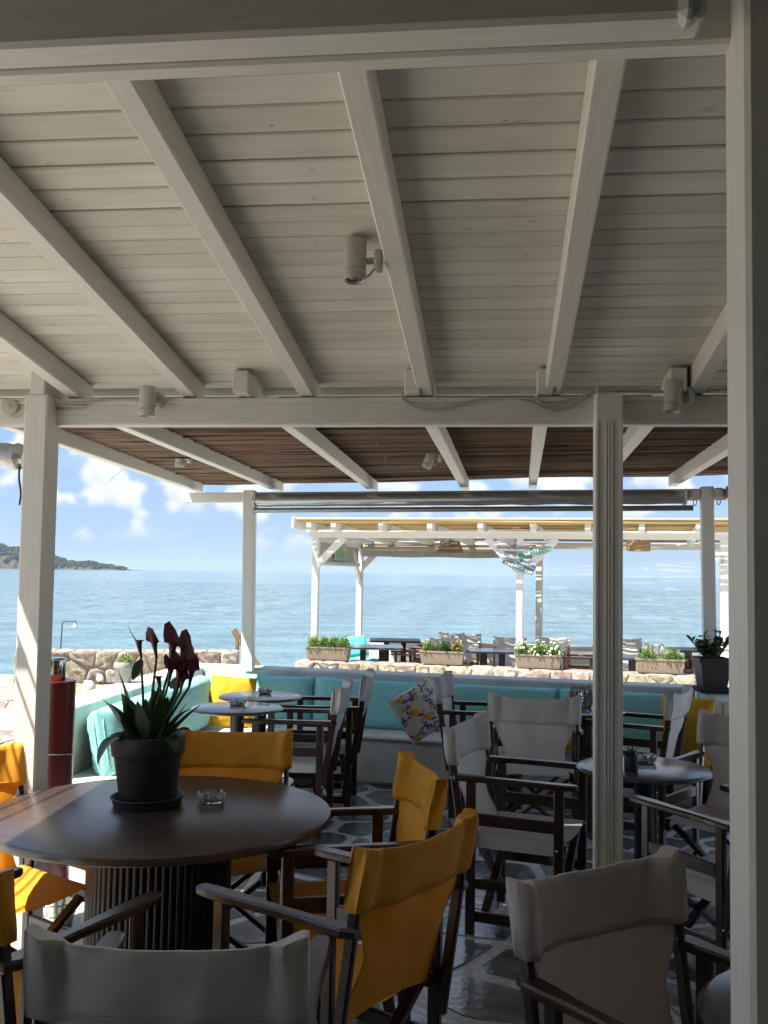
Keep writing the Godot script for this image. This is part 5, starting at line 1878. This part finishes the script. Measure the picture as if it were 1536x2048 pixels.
	var list := [
		[818, 15.0, -1.0, 0.1, red, ""],
		[850, 15.7, -1.0, -0.05, red, "grey canvas director chair just past the reddish one at the pavilion's first table"],
		[880, 16.7, -0.6, 0.8, red, "grey canvas director chair at the parapet end of the dark square table"],
		[915, 15.3, 0.7, 0.7, red, "grey canvas director chair behind the red flowers"],
		[938, 16.3, 0.25, 1.0, red, "grey canvas director chair facing us by the parapet left of the drink signs"],
		[1020, 15.7, 0.0, 1.0, red, "grey canvas director chair facing us behind the white flowers"],
		[1105, 15.8, -0.1, 1.0, red, "grey canvas director chair before the broad post and clear sheet"],
		[1160, 14.85, 0.95, 0.2, red, "pale canvas director chair with red frame right of the white flowers"],
		[1255, 15.8, 0.0, 1.0, red, "pale canvas director chair behind the two green clumps' table"],
		[1345, 15.0, 0.9, -0.3, red, "white canvas director chair just right of the two green clumps"]]
	for e in list:
		var c := at_d(e[0], 1290, e[1])
		if e[5] == "":
			red.position = Vector3(c.x, g, c.z); red.rotation.y = face(Vector2(e[2], e[3]))
		else:
			dup(e[4], Vector3(c.x, g, c.z), face(Vector2(e[2], e[3])), e[5], G2)

func _ready() -> void:
	rng.seed = 20240611
	var cam := Camera3D.new()
	cam.name = "camera"
	add_child(cam)
	cam.position = CAM
	cam.rotation_degrees = Vector3(3.48, 6.5, 0.9)
	cam.fov = rad_to_deg(2.0 * atan(1024.0 / F))
	cam.near = 0.05
	cam.far = 20000.0
	cam.current = true
	CB = Basis.from_euler(Vector3(deg_to_rad(3.48), deg_to_rad(6.5), deg_to_rad(0.9)))
	var we := WorldEnvironment.new()
	we.name = "world_environment"
	var env := Environment.new()
	env.background_mode = Environment.BG_SKY
	var sky := Sky.new()
	sky.sky_material = make_sky()
	env.sky = sky
	env.background_energy_multiplier = 1.0
	env.tonemap_mode = Environment.TONE_MAPPER_LINEAR
	env.tonemap_exposure = 3.9
	env.sdfgi_enabled = true
	env.ssao_enabled = true
	env.ssil_enabled = true
	env.fog_enabled = true
	env.fog_density = 0.00006
	env.fog_light_color = Color(0.74, 0.83, 0.92)
	we.environment = env
	add_child(we)
	var sun := DirectionalLight3D.new()
	sun.name = "sun"
	add_child(sun)
	sun.light_energy = 1.1
	sun.light_color = Color(1.0, 0.965, 0.91)
	sun.light_angular_distance = 0.53
	sun.shadow_enabled = true
	sun.look_at_from_position(Vector3(-0.434, 1.0, 0.36) * 10, Vector3.ZERO)
	make_materials()
	M.old_reddish = variant(M.old_wood, 1.0)
	WA = on_y(407, 1332, 0.76)
	WB = on_y(1388, 1376, 0.76)
	build_sea()
	build_headland()
	build_ground()
	build_shore_walls()
	build_house()
	build_front_canopy()
	build_reed_canopy()
	build_shade_canes()
	build_bench()
	build_pavilion()
	build_cushions()
	build_tables()
	build_chairs()
	build_plants()
	build_small()
